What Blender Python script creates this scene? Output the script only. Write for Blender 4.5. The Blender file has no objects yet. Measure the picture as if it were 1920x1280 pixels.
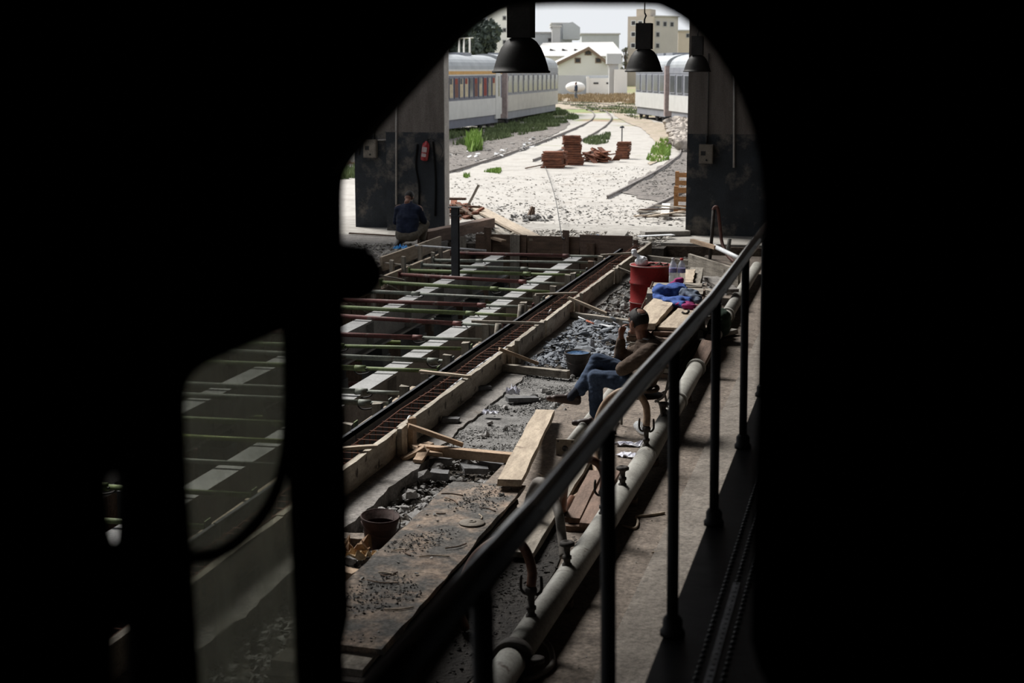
import bpy, bmesh, math, random
import numpy as np
from mathutils import Vector as V, Matrix as Mx, noise as mnoise

scene = bpy.context.scene
COL = scene.collection
random.seed(7)
PI = math.pi

# ------------------------------------------------------------------ camera, sky, sun, exposure
FPX, CAMH = 2850.0, 3.5                       # focal length in pixels of the 1920 frame, eye height
PITCH = math.atan(510 / FPX)
YAW = math.atan(700 / math.hypot(FPX, 510))
cam_d = bpy.data.cameras.new('camera')
cam_d.sensor_width = 36.0
cam_d.lens = FPX * 36 / 1920
cam_d.clip_start, cam_d.clip_end = 0.05, 2000
cam_d.dof.use_dof = True
cam_d.dof.focus_distance = 16.0
cam_d.dof.aperture_fstop = 3.8
cam = bpy.data.objects.new('camera', cam_d)
COL.objects.link(cam)
cam.location = (0, 0, CAMH)
cam.rotation_euler = (PI / 2 - PITCH, 0, YAW)
scene.camera = cam

world = bpy.data.worlds.new('overcast')
scene.world = world
world.use_nodes = True
wn = world.node_tree.nodes['Background']
wn.inputs[0].default_value = (0.93, 0.96, 1.0, 1)
wn.inputs[1].default_value = 0.60

sun_d = bpy.data.lights.new('hazy_sun', 'SUN')
sun_d.energy = 4.6
sun_d.angle = math.radians(22)
sun_d.color = (1.0, 0.97, 0.92)
sun = bpy.data.objects.new('hazy_sun', sun_d)
COL.objects.link(sun)
sun.rotation_euler = V((0.56, -0.36, -0.75)).to_track_quat('-Z', 'Y').to_euler()

scene.view_settings.view_transform = 'Standard'
scene.view_settings.look = 'None'
scene.view_settings.exposure = 0.58
scene.view_settings.gamma = 1.0
scene.view_settings.use_curve_mapping = False
try:
    scene.cycles.use_denoising = True
    scene.cycles.max_bounces = 6
    scene.cycles.diffuse_bounces = 4
    scene.cycles.transparent_max_bounces = 12
    scene.cycles.sample_clamp_indirect = 6.0
    scene.cycles.caustics_reflective = False
    scene.cycles.caustics_refractive = False
except Exception:
    pass

# ------------------------------------------------------------------ survey: photo point -> place
_F = V((-math.sin(YAW) * math.cos(PITCH), math.cos(YAW) * math.cos(PITCH), -math.sin(PITCH)))
_R = V((math.cos(YAW), math.sin(YAW), 0))
_U = _R.cross(_F)
_C = V((0, 0, CAMH))
def ray(x, y): return _F * FPX + _R * (x - 960) - _U * (y - 640)
def g(x, y, z=0.0):                            # point at height z
    r = ray(x, y); return _C + r * ((z - CAMH) / r.z)
def aY(x, y, Y):                               # point on the cross plane Y
    r = ray(x, y); return _C + r * (Y / r.y)
def aX(x, y, X):
    r = ray(x, y); return _C + r * (X / r.x)
def aD(x, y, d):                               # point at distance d
    return _C + ray(x, y) * (d / FPX)

# ------------------------------------------------------------------ materials
MATS = {}
def mat(name, c1, c2=None, rough=0.85, scale=5.0, stretch=(1, 1, 1), bump=0.0, bscale=None, metal=0.0,
        rnd=0.0, c3=None, sp=(0.55, 0.62), sscale=2.0, detail=6.0, spec=0.3, coat=0.0, trans=0.0, alpha=1.0, lo=0.35, hi=0.65, bdist=0.01, speck=0.22, sks=42.0):
    if name in MATS: return MATS[name]
    m = bpy.data.materials.new(name); m.use_nodes = True
    nt = m.node_tree; N = nt.nodes; L = nt.links
    b = N['Principled BSDF']
    b.inputs['Roughness'].default_value = rough
    b.inputs['Metallic'].default_value = metal
    b.inputs['Specular IOR Level'].default_value = spec
    if coat: b.inputs['Coat Weight'].default_value = coat
    if trans: b.inputs['Transmission Weight'].default_value = trans
    if alpha < 1: b.inputs['Alpha'].default_value = alpha
    c2 = c2 or tuple(x * 0.7 for x in c1)
    tc = N.new('ShaderNodeTexCoord'); mp = N.new('ShaderNodeMapping')
    mp.inputs['Scale'].default_value = stretch
    L.new(tc.outputs['Object'], mp.inputs['Vector'])
    if rnd:
        oi = N.new('ShaderNodeObjectInfo')
        mu = N.new('ShaderNodeMath'); mu.operation = 'MULTIPLY'; mu.inputs[1].default_value = 37.0
        L.new(oi.outputs['Random'], mu.inputs[0]); L.new(mu.outputs[0], mp.inputs['Location'])
    nz = N.new('ShaderNodeTexNoise'); nz.inputs['Scale'].default_value = scale
    nz.inputs['Detail'].default_value = detail; nz.inputs['Roughness'].default_value = 0.62
    L.new(mp.outputs[0], nz.inputs['Vector'])
    cr = N.new('ShaderNodeValToRGB')
    cr.color_ramp.elements[0].position = lo; cr.color_ramp.elements[0].color = (*c2, 1)
    cr.color_ramp.elements[1].position = hi; cr.color_ramp.elements[1].color = (*c1, 1)
    L.new(nz.outputs[0], cr.inputs[0])
    out = cr.outputs[0]
    if c3:
        n3 = N.new('ShaderNodeTexNoise'); n3.inputs['Scale'].default_value = sscale; n3.inputs['Detail'].default_value = 7
        n3.inputs['Roughness'].default_value = 0.65
        L.new(tc.outputs['Object'], n3.inputs['Vector'])
        r3 = N.new('ShaderNodeValToRGB')
        r3.color_ramp.elements[0].position = sp[0]; r3.color_ramp.elements[0].color = (0, 0, 0, 1)
        r3.color_ramp.elements[1].position = sp[1]; r3.color_ramp.elements[1].color = (1, 1, 1, 1)
        L.new(n3.outputs[0], r3.inputs[0])
        mx = N.new('ShaderNodeMix'); mx.data_type = 'RGBA'
        L.new(r3.outputs[0], mx.inputs[0]); L.new(out, mx.inputs[6]); mx.inputs[7].default_value = (*c3, 1)
        out = mx.outputs[2]
    if speck and scale >= 2:
        n4 = N.new('ShaderNodeTexNoise'); n4.inputs['Scale'].default_value = sks; n4.inputs['Detail'].default_value = 3; n4.inputs['Roughness'].default_value = .7
        L.new(tc.outputs['Object'], n4.inputs['Vector'])
        m4 = N.new('ShaderNodeMapRange'); m4.inputs[1].default_value = .32; m4.inputs[2].default_value = .68; m4.inputs[3].default_value = 1 - speck; m4.inputs[4].default_value = 1 + speck
        L.new(n4.outputs[0], m4.inputs[0])
        v4 = N.new('ShaderNodeVectorMath'); v4.operation = 'SCALE'; L.new(out, v4.inputs[0]); L.new(m4.outputs[0], v4.inputs['Scale'])
        out = v4.outputs[0]
    if rnd:
        mr = N.new('ShaderNodeMapRange'); mr.inputs[3].default_value = 1 - rnd; mr.inputs[4].default_value = 1 + rnd
        L.new(oi.outputs['Random'], mr.inputs[0])
        hs = N.new('ShaderNodeHueSaturation'); L.new(mr.outputs[0], hs.inputs['Value']); L.new(out, hs.inputs['Color'])
        out = hs.outputs[0]
    L.new(out, b.inputs['Base Color'])
    if bump:
        nb = N.new('ShaderNodeTexNoise'); nb.inputs['Scale'].default_value = bscale or scale * 3; nb.inputs['Detail'].default_value = 5
        L.new(mp.outputs[0], nb.inputs['Vector'])
        bp = N.new('ShaderNodeBump'); bp.inputs['Strength'].default_value = bump; bp.inputs['Distance'].default_value = bdist
        L.new(nb.outputs[0], bp.inputs['Height']); L.new(bp.outputs[0], b.inputs['Normal'])
    MATS[name] = m
    return m

W_ST = (1.2, 9, 9)
wood_grey  = mat('weathered_wood', (.32, .288, .245), (.165, .147, .124), scale=2.2, stretch=W_ST, bump=.35, rnd=.18, c3=(.10, .085, .07), sp=(.6, .7), sscale=5)
wood_pale  = mat('pale_plank', (.46, .385, .30), (.30, .245, .19), scale=2.0, stretch=W_ST, bump=.3, rnd=.10, c3=(.20, .155, .12), sp=(.60, .68), sscale=4)
wood_form  = mat('formwork_wood', (.42, .38, .32), (.23, .203, .167), scale=2.0, stretch=(1, 6, 6), bump=.4, rnd=.12, c3=(.07, .06, .05), sp=(.58, .66), sscale=7)
wood_new   = mat('fresh_wood', (.42, .31, .22), (.30, .21, .145), scale=2.4, stretch=W_ST, bump=.2, rnd=.12)
wood_brown = mat('brown_board', (.16, .105, .075), (.085, .06, .045), scale=2, stretch=W_ST, bump=.3, rnd=.25)
wood_red   = mat('reddish_timber', (.22, .15, .118), (.12, .085, .068), scale=2, stretch=W_ST, bump=.3, rnd=.12)
wood_sheet = mat('dirty_sheet', (.28, .22, .172), (.19, .14, .108), scale=5, stretch=(1, 1, 1), bump=.7, bscale=30, c3=(.085, .08, .075), sp=(.40, .56), sscale=3.2, speck=.55, sks=34)
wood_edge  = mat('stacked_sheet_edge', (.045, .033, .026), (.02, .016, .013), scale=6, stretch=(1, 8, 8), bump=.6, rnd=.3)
pallet_w   = mat('pallet_wood', (.40, .21, .09), (.26, .13, .055), scale=3, stretch=W_ST, rnd=.1)

conc_floor = mat('dirty_concrete', (.21, .175, .146), (.12, .098, .082), scale=4.5, speck=.5, sks=26, bump=.5, bscale=26, c3=(.065, .052, .043), sp=(.57, .70), sscale=1.1, bdist=.015)
conc_kerb  = mat('kerb_concrete', (.23, .205, .18), (.16, .14, .122), scale=3.5, speck=.4, sks=30, bump=.35, bscale=30, c3=(.11, .09, .075), sp=(.6, .7), sscale=2)
conc_ledge = mat('grey_concrete', (.215, .20, .187), (.12, .112, .105), scale=5, speck=.45, sks=30, bump=.5, bscale=22, c3=(.09, .075, .06), sp=(.56, .68), sscale=1.7)
conc_light = mat('pale_concrete', (.34, .325, .30), (.23, .215, .195), scale=4, bump=.35, bscale=25, rnd=.12)
conc_pier  = mat('pier_concrete', (.20, .215, .225), (.12, .13, .137), scale=4, bump=.3, rnd=.15)
earth      = mat('dark_earth', (.10, .085, .07), (.05, .042, .035), scale=7, bump=.9, bscale=30, bdist=.03)
chunk_m    = mat('broken_concrete', (.36, .35, .345), (.20, .195, .19), scale=7, bump=.5, rnd=.3)
slate_m    = mat('blue_grey_rubble', (.23, .25, .28), (.12, .13, .15), scale=6, bump=.4, rnd=.3)
gravel_m   = mat('gravel', (.30, .295, .29), (.10, .098, .095), scale=9, speck=.4, bump=.4, detail=3)
gravel_d   = mat('dark_gravel', (.14, .135, .13), (.05, .048, .046), scale=9, bump=.4, detail=3)
gravel_p   = mat('pale_rubble', (.42, .395, .36), (.20, .185, .165), scale=5, bump=.4, detail=3)
paver_m    = mat('grey_paver', (.17, .17, .175), (.10, .10, .105), scale=10, bump=.3, rnd=.15)

steel_beam = mat('beam_steel', (.37, .37, .37), (.26, .26, .26), rough=.6, scale=3, c3=(.24, .23, .22), sp=(.6, .72), sscale=3)
steel_dark = mat('dark_steel', (.042, .046, .055), (.025, .027, .032), rough=.55, scale=4, bump=.1, spec=.4)
steel_black = mat('black_iron', (.02, .02, .021), (.01, .01, .011), rough=.5, scale=6, spec=.4)
rust_bar   = mat('rusty_rebar', (.19, .075, .045), (.10, .045, .03), rough=.8, scale=20)
rust_plate = mat('rusty_plate', (.20, .075, .042), (.095, .042, .028), rough=.9, scale=5, rnd=.3, bump=.4)
prop_red   = mat('red_prop_paint', (.16, .055, .05), (.105, .045, .04), rough=.6, scale=8, c3=(.20, .16, .145), sp=(.57, .66), sscale=6)
prop_green = mat('green_prop_paint', (.17, .215, .09), (.115, .15, .07), rough=.6, scale=8, c3=(.13, .12, .10), sp=(.6, .7), sscale=6)
prop_yel   = mat('lime_prop_paint', (.22, .27, .06), (.15, .19, .05), rough=.6, scale=8, c3=(.14, .13, .10), sp=(.62, .7), sscale=6)
prop_grey  = mat('grey_prop_steel', (.23, .25, .215), (.15, .16, .14), rough=.6, scale=8, c3=(.12, .10, .085), sp=(.57, .66), sscale=6)
prop_maroon = mat('maroon_prop_paint', (.15, .06, .055), (.10, .045, .042), rough=.6, scale=8, c3=(.14, .12, .11), sp=(.57, .66), sscale=6)
wire_dark  = mat('dark_wire', (.03, .028, .026), rough=.6)
pipe_m     = mat('grey_painted_pipe', (.33, .325, .30), (.24, .232, .213), rough=.6, scale=4, c3=(.12, .10, .085), sp=(.62, .70), sscale=7, bump=.15)
iron_m     = mat('cast_iron', (.05, .043, .038), (.028, .024, .022), rough=.75, scale=12, bump=.4)
hose_m     = mat('orange_rubber_hose', (.27, .19, .13), (.18, .12, .08), rough=.6, scale=9)
hose_d     = mat('grey_rubber_hose', (.17, .155, .14), (.10, .09, .08), rough=.65, scale=9)
hose_o     = mat('amber_hose', (.13, .055, .03), (.07, .03, .018), rough=.5, scale=9)
rail_m     = mat('worn_black_rail', (.010, .010, .012), (.006, .006, .007), rough=.12, scale=9, spec=1.0, coat=1.0, c3=(.03, .026, .024), sp=(.66, .72), sscale=9)
post_m     = mat('black_post_paint', (.008, .008, .009), (.005, .005, .005), rough=.55, scale=6, spec=.2)
deck_m     = mat('running_board_steel', (.034, .036, .041), (.018, .019, .022), rough=.32, scale=4, spec=.5, bump=.2)
strip_m    = mat('worn_edge_strip', (.62, .63, .66), (.42, .43, .45), rough=.5, scale=8)
cab_m      = mat('cab_silhouette_black', (.006, .006, .006), (.004, .004, .004), rough=.9, scale=5, spec=.1)  # near black, so the unlit cab's shade is in the colour
rubber_m   = mat('black_rubber', (.008, .008, .008), rough=.9, spec=.1)
lamp_m     = mat('lamp_black', (.035, .033, .031), (.022, .021, .02), rough=.6, scale=5, c3=(.06, .056, .05), sp=(.6, .72), sscale=5)
wall_m     = mat('sooty_render', (.15, .13, .117), (.105, .09, .08), scale=2.0, stretch=(3, 3, .5), bump=.25, c3=(.25, .22, .20), sp=(.66, .72), sscale=2)
band_m     = mat('dark_blue_dado', (.026, .031, .038), (.016, .019, .023), rough=.7, scale=3, bump=.3, c3=(.13, .115, .10), sp=(.50, .62), sscale=1.4)
jamb_m     = mat('pale_conduit_lit_jamb', (.42, .40, .38), (.32, .30, .285), scale=3)  # pale conduit colour; on the jamb and the slit it paints in daylight

# ------------------------------------------------------------------ geometry helpers
WM = {}                                        # world matrices of what has been linked
class MB:
    def __init__(s): s.v = []; s.f = []; s.sm = []; s.mi = []
    def add(s, v, f, smooth=False, mi=0):
        o = len(s.v); s.v += [tuple(p) for p in v]
        s.f += [tuple(i + o for i in q) for q in f]; s.sm += [smooth] * len(f); s.mi += [mi] * len(f)
        return s
    def box(s, lo, hi, M=None, mi=0):
        (a, b, c), (d, e, f) = lo, hi
        p = [V(q) for q in ((a,b,c),(d,b,c),(d,e,c),(a,e,c),(a,b,f),(d,b,f),(d,e,f),(a,e,f))]
        if M: p = [M @ q for q in p]
        return s.add(p, [(0,3,2,1),(4,5,6,7),(0,1,5,4),(1,2,6,5),(2,3,7,6),(3,0,4,7)], mi=mi)
    def tube(s, pts, r, n=10, closed=False, caps=True, smooth=True, mi=0):
        pts = [V(p) for p in pts]; m = len(pts)
        rr = r if isinstance(r, (list, tuple)) else [r] * m
        vs = []; up = None
        for i, p in enumerate(pts):
            if closed: t = pts[(i + 1) % m] - pts[i - 1]
            else: t = pts[min(i + 1, m - 1)] - pts[max(i - 1, 0)]
            t.normalize()
            if up is None: up = t.orthogonal()
            up = up - t * up.dot(t)
            if up.length < 1e-6: up = t.orthogonal()
            up.normalize()
            w = t.cross(up)
            for k in range(n):
                a = 2 * PI * k / n
                vs.append(p + (up * math.cos(a) + w * math.sin(a)) * rr[i])
        fs = []
        for i in range(m if closed else m - 1):
            j = (i + 1) % m
            for k in range(n):
                l = (k + 1) % n
                fs.append((i*n+k, i*n+l, j*n+l, j*n+k))
        s.add(vs, fs, smooth, mi)
        if caps and not closed:
            o = len(s.v) - len(vs)
            s.f.append(tuple(o + k for k in range(n - 1, -1, -1))); s.sm.append(False); s.mi.append(mi)
            s.f.append(tuple(o + (m-1)*n + k for k in range(n))); s.sm.append(False); s.mi.append(mi)
        return s
    def lathe(s, prof, M=None, n=24, smooth=True, mi=0):
        M = M or Mx.Identity(4); vs = []; fs = []; m = len(prof)
        for r, z in prof:
            for k in range(n):
                a = 2 * PI * k / n; vs.append(M @ V((r * math.cos(a), r * math.sin(a), z)))
        for i in range(m - 1):
            for k in range(n):
                l = (k + 1) % n; fs.append((i*n+k, i*n+l, (i+1)*n+l, (i+1)*n+k))
        s.add(vs, fs, smooth, mi)
        o = len(s.v) - len(vs)
        if prof[0][0] > 1e-6: s.f.append(tuple(o + k for k in range(n - 1, -1, -1))); s.sm.append(False); s.mi.append(mi)
        if prof[-1][0] > 1e-6: s.f.append(tuple(o + (m-1)*n + k for k in range(n))); s.sm.append(False); s.mi.append(mi)
        return s
    def prism(s, poly, h, M=None, mi=0):        # poly in local xy, extruded along local z by h
        M = M or Mx.Identity(4); n = len(poly)
        a = sum(poly[i][0]*poly[(i+1)%n][1] - poly[(i+1)%n][0]*poly[i][1] for i in range(n))
        if a < 0: poly = poly[::-1]
        vs = [M @ V((x, y, 0)) for x, y in poly] + [M @ V((x, y, h)) for x, y in poly]
        fs = [tuple(range(n - 1, -1, -1)), tuple(range(n, 2*n))] + [(i, (i+1) % n, n + (i+1) % n, n + i) for i in range(n)]
        return s.add(vs, fs, mi=mi)
    def merge(s, o, M=None, mi=None):
        k = len(s.v); s.v += [tuple(M @ V(p)) for p in o.v] if M else list(o.v)
        s.f += [tuple(i + k for i in q) for q in o.f]; s.sm += o.sm; s.mi += o.mi if mi is None else [mi]*len(o.f)
        return s
    def mesh(s, name, shift=None):
        me = bpy.data.meshes.new(name)
        v = s.v if shift is None else [(x - shift[0], y - shift[1], z - shift[2]) for x, y, z in s.v]
        me.from_pydata(v, [], s.f)
        me.polygons.foreach_set('use_smooth', s.sm)
        if any(s.mi): me.polygons.foreach_set('material_index', s.mi)
        me.update()
        return me

def setp(o, label=None, cat=None, group=None, kind=None):
    if label: o['label'] = label
    if cat: o['category'] = cat
    if group: o['group'] = group
    if kind: o['kind'] = kind
    return o
def link(o, parent, M):
    COL.objects.link(o)
    if parent is not None:
        o.parent = parent; o.matrix_parent_inverse = WM[parent.name].inverted()
    o.matrix_basis = M
    WM[o.name] = M.copy()
    return o
def empty(name, loc, label, cat, group=None, kind=None, rz=0.0):
    o = bpy.data.objects.new(name, None); o.empty_display_size = .2
    link(o, None, Mx.Translation(V(loc)) @ Mx.Rotation(rz, 4, 'Z'))
    return setp(o, label, cat, group, kind)
def obj(name, mb, m, parent=None, label=None, cat=None, group=None, kind=None, M=None, recentre=True):
    """mb in world coordinates, or in the frame M when one is given."""
    ms = m if isinstance(m, (list, tuple)) else [m]
    if M is None:
        if parent is None and recentre and kind != 'structure':
            a = np.array(mb.v); c = ((a[:, 0].min() + a[:, 0].max()) / 2, (a[:, 1].min() + a[:, 1].max()) / 2, a[:, 2].min())
            me = mb.mesh(name, c); M = Mx.Translation(V(c))
        else:
            me = mb.mesh(name); M = Mx.Identity(4)
    else: me = mb.mesh(name)
    for q in ms: me.materials.append(q)
    o = bpy.data.objects.new(name, me)
    link(o, parent, M)
    return setp(o, label, cat, group, kind)
def frame(p, q, up=(0, 0, 1), at=.5):
    p, q, up = V(p), V(q), V(up)
    x = (q - p).normalized()
    y = up.cross(x)
    if y.length < 1e-4: y = V((0, 1, 0)).cross(x)
    y.normalize(); z = x.cross(y)
    M = Mx((x, y, z)).transposed().to_4x4(); M.translation = p.lerp(q, at)
    return M
def plank_mb(L, w, h, seg=5, j=.004, rnd=None):
    rnd = rnd or random; mb = MB(); vs = []
    for i in range(seg + 1):
        x = -L / 2 + L * i / seg
        for (y, z) in ((-w/2, -h/2), (w/2, -h/2), (w/2, h/2), (-w/2, h/2)):
            vs.append((x + (rnd.uniform(-j, j) * 3 if i in (0, seg) else 0), y + rnd.uniform(-j, j), z + rnd.uniform(-j, j) * .6))
    fs = [(0, 1, 2, 3), tuple(seg * 4 + k for k in (3, 2, 1, 0))]
    for i in range(seg):
        for k in range(4):
            l = (k + 1) % 4; fs.append((i*4+k, (i+1)*4+k, (i+1)*4+l, i*4+l))
    return mb.add(vs, fs)
def plank(name, p, q, w, h, m, parent=None, up=(0, 0, 1), seg=5, j=.004, **kw):
    p, q = V(p), V(q)
    return obj(name, plank_mb((q - p).length, w, h, seg, j), m, parent, M=frame(p, q, up), **kw)
def inst(src, parent, M, name=None):
    o = bpy.data.objects.new(name or src.name.split('.')[0], src.data)
    return link(o, parent, M)
def curve(pts, n=8, closed=False):              # Catmull-Rom through the points
    pts = [V(p) for p in pts]; out = []; m = len(pts)
    rng = range(m) if closed else range(m - 1)
    for i in rng:
        p1, p2 = pts[i], pts[(i + 1) % m]
        p0 = pts[i - 1] if (closed or i) else p1 * 2 - p2
        p3 = pts[(i + 2) % m] if (closed or i + 2 < m) else p2 * 2 - p1
        for k in range(n):
            t = k / n; t2 = t * t; t3 = t2 * t
            out.append(.5 * (2*p1 + (p2 - p0)*t + (2*p0 - 5*p1 + 4*p2 - p3)*t2 + (3*p1 - p0 - 3*p2 + p3)*t3))
    if not closed: out.append(pts[-1])
    return out

def rock_mb(rnd, flat=1.0, n=14):
    bm = bmesh.new()
    for _ in range(n):
        d = V((rnd.gauss(0, 1), rnd.gauss(0, 1), rnd.gauss(0, 1))).normalized() * rnd.uniform(.75, 1.0)
        bm.verts.new((d.x * .5, d.y * .42, d.z * .36 * flat))
    r = bmesh.ops.convex_hull(bm, input=bm.verts)
    for v in [v for v in bm.verts if not v.link_faces]: bm.verts.remove(v)
    bm.verts.index_update(); mb = MB()
    mb.add([v.co.copy() for v in bm.verts], [tuple(v.index for v in f.verts) for f in bm.faces]); bm.free()
    return mb
_rr = random.Random(3)
ROCKS = [rock_mb(_rr) for _ in range(10)]
PEBBLES = [rock_mb(_rr, .8, 8) for _ in range(8)]
FLATS = [rock_mb(_rr, .35, 12) for _ in range(8)]
def scatter(n, place, size, shapes, rnd):        # many little stones as one mesh; place() -> (x, y, z)
    vs = []; fs = []; k = 0
    arrs = [(np.array(s.v), s.f) for s in shapes]
    for _ in range(n):
        a, f = rnd.choice(arrs); s = size(rnd); c = place(rnd)
        if c is None: continue
        R = np.array(Mx.Rotation(rnd.uniform(0, 6.28), 3, 'Z') @ Mx.Rotation(rnd.gauss(0, .35), 3, 'X') @ Mx.Rotation(rnd.gauss(0, .35), 3, 'Y'))
        q = a @ R.T * s * np.array([rnd.uniform(.7, 1.3), rnd.uniform(.7, 1.3), rnd.uniform(.7, 1.2)]) + np.array(c)
        vs += q.tolist(); fs += [tuple(i + k for i in t) for t in f]; k += len(a)
    mb = MB(); mb.v = vs; mb.f = fs; mb.sm = [False] * len(fs); mb.mi = [0] * len(fs)
    return mb
_rock_mesh = {}
def chunk(name, loc, size, m, label, group, rnd, shapes='r', squash=1.0, cat='rubble chunk'):
    i = rnd.randrange(8); key = (shapes, i, m.name)
    if key not in _rock_mesh:
        me = (ROCKS if shapes == 'r' else FLATS)[i].mesh(name); me.materials.append(m); _rock_mesh[key] = me
    o = bpy.data.objects.new(name, _rock_mesh[key])
    M = Mx.Translation(V(loc)) @ Mx.Rotation(rnd.uniform(0, 6.28), 4, 'Z') @ Mx.Rotation(rnd.gauss(0, .3), 4, 'X') @ Mx.Rotation(rnd.gauss(0, .3), 4, 'Y') \
        @ Mx.Diagonal((size, size * rnd.uniform(.7, 1.1), size * rnd.uniform(.6, 1.0) * squash, 1))
    link(o, None, M); return setp(o, label, cat, group)

# smooth continuous bodies: tapered capsules and ellipsoids fused by a voxel remesh
def cone_mb(p, r, q, s, n=12):
    p, q = V(p), V(q); L = (q - p).length
    if L < 1e-5: L = 1e-5
    prof = [(r * math.cos(a), r * math.sin(a)) for a in [-PI/2 + PI/2 * i / 5 for i in range(6)]]
    prof += [(s * math.cos(a), L + s * math.sin(a)) for a in [PI/2 * i / 5 for i in range(6)]]
    prof[0] = (1e-7, -r); prof[-1] = (1e-7, L + s)
    z = (q - p).normalized() if L > 1e-4 else V((0, 0, 1)); x = z.orthogonal().normalized(); y = z.cross(x)
    M = Mx((x, y, z)).transposed().to_4x4(); M.translation = p
    return MB().lathe(prof, M, n)
def ell_mb(c, r, R=None, n=16):
    M = Mx.Translation(V(c)) @ (R.to_4x4() if R else Mx.Identity(4)) @ Mx.Diagonal((r[0], r[1], r[2], 1))
    prof = [(max(1e-7, math.cos(a)), math.sin(a)) for a in [-PI/2 + PI * i / 10 for i in range(11)]]
    return MB().lathe(prof, M, n)
def fuse(name, shapes, voxel, m, parent, smooth=6, M=None, bumpy=0.0, bs=9.0, floor=None, **kw):
    mb = MB()
    for s in shapes:
        if isinstance(s, MB): mb.merge(s)
        elif s[0] == 'e': mb.merge(ell_mb(*s[1:]))
        else: mb.merge(cone_mb(*s))
    me = mb.mesh(name)
    t = bpy.data.objects.new(name + '_tmp', me); COL.objects.link(t)
    r = t.modifiers.new('r', 'REMESH'); r.mode = 'VOXEL'; r.voxel_size = voxel
    if smooth: sm = t.modifiers.new('s', 'SMOOTH'); sm.iterations = smooth; sm.factor = .5
    dg = bpy.context.evaluated_depsgraph_get(); dg.update()
    me2 = bpy.data.meshes.new_from_object(t.evaluated_get(dg))
    bpy.data.objects.remove(t); bpy.data.meshes.remove(me)
    if bumpy or floor is not None:
        for v in me2.vertices:
            c = v.co.copy()
            if bumpy:
                d = mnoise.noise(c * bs) * .6 + abs(mnoise.noise(V((c.x * bs * .8, c.y * bs * .8, c.z * bs * 1.7)) + V((5, 3, 1)))) * .9 - .3
                v.co = c + v.normal * d * bumpy
            if floor is not None and v.co.z < floor: v.co.z = floor
    me2.polygons.foreach_set('use_smooth', [True] * len(me2.polygons)); me2.name = name
    me2.materials.clear(); me2.materials.append(m)
    o = bpy.data.objects.new(name, me2)
    W = (WM[parent.name] if parent is not None else Mx.Identity(4)) if M is None else M
    link(o, parent, W); return setp(o, **kw)

def ordn(i):
    return ['first', 'second', 'third', 'fourth', 'fifth', 'sixth', 'seventh', 'eighth', 'ninth', 'tenth', 'eleventh', 'twelfth', 'thirteenth',
            'fourteenth', 'fifteenth', 'sixteenth', 'seventeenth', 'eighteenth', 'nineteenth', 'twentieth', 'twenty-first', 'twenty-second',
            'twenty-third', 'twenty-fourth', 'twenty-fifth', 'twenty-sixth', 'twenty-seventh', 'twenty-eighth', 'twenty-ninth', 'thirtieth'][i]

# ================================================================== THE DEPOT SHELL
def struct(name, mb, m, label, parent=None): return obj(name, mb, m, parent, label=label, kind='structure')
rnd = random.Random(11)
FX0, FX1 = -18.0, 7.0
# concrete floor in the places where it still stands
struct('floor_right', MB().box((-3.2, -6, -.9), (FX1, 29.0, 0)), conc_floor, 'dirty brown concrete floor under the grey pipe')
struct('floor_left', MB().box((FX0, -6, -.9), (-8.72, 30.9, 0)), conc_ledge, 'grey concrete floor left of the excavation')
struct('floor_front', MB().box((FX0, 30.9, -.9), (FX1, 34.2, 0)), conc_light, 'pale concrete sill across the doorway')
struct('trim_1', MB().box((-1.5, -6, 0), (-.9, 29, .018)), conc_kerb, 'pale concrete kerb strip beside the running board')
ys = [4 + i * .11 for i in range(224)]
edge = [(-3.93 + .05 * mnoise.noise(V((y * 1.3, 0, 0))) + .035 * mnoise.noise(V((y * 6, 2, 0))) - (.12 if 18 < y < 29 else 0) , y) for y in ys]
struct('floor_ledge', MB().prism([(-4.285, 4.0)] + edge + [(-4.285, ys[-1])], .55, Mx.Translation(V((0, 0, -.55)))), conc_ledge, 'narrow grey concrete ledge along the timber formwork')
struct('floor_bank', MB().box((-4.25, 30.82, -.9), (FX1, 30.9, -.05)), mat('brown_earth', (.13, .095, .07), (.06, .045, .035), scale=5, bump=.9, bscale=14, bdist=.05), 'brown earth bank under the concrete sill')
struct('floor_trench', MB().box((-4.1, 4, -.9), (-3.1, 29, -.20)), earth, 'earth bottom of the rubble trench')
struct('floor_cage_trench', MB().box((-4.66, 4, -1.7), (-4.26, 30.4, -.55)), earth, 'dark bottom of the rebar trench')
struct('floor_pit', MB().box((-8.9, -6, -2.1), (-4.2, 30.9, -1.7)), earth, 'dark bottom of the excavated pit')
struct('floor_gap', MB().box((-4.3, 28.9, -.9), (FX1, 30.95, -.42)), earth, 'dug out earth in front of the right pillar')
struct('floor_pit_end', MB().box((-8.9, 30.4, -1.7), (-4.2, 30.95, -.06)), earth, 'earth bank at the far end of the pit')

# front wall: pillars with a painted dado, lintel above
wf = empty('wall_front', (-6.5, 32.5, 0), 'sooty front wall of the depot with open bays', None, kind='structure')
ZB = aY(790, 248, 31.9).z
def pillar(lo, hi, name='pillar'):
    obj(name + '_dado', MB().box((lo[0], lo[1], 0), (hi[0], hi[1], ZB)), band_m, wf)
    obj(name + '_render', MB().box((lo[0], lo[1], ZB), (hi[0], hi[1], 5.2)), wall_m, wf)
xa = aY(667, 425, 32.45).x; xb = aY(726, 430, 31.9).x; xc = aY(833, 435, 31.9).x; xd = aY(1285, 440, 32.5).x
pillar((xa, 32.45), (xb, 33.1)); pillar((xb, 31.9), (xc, 32.3)); obj('pillar_lit_jamb', MB().box((xc, 31.93, 0), (xc + .012, 32.3, 5.2)), jamb_m, wf); pillar((xd, 32.5), (FX1, 33.1)); pillar((FX0, 32.45), (-17.2, 33.1))  # thin pale jamb paints the daylight on the pillar's side face
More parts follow.
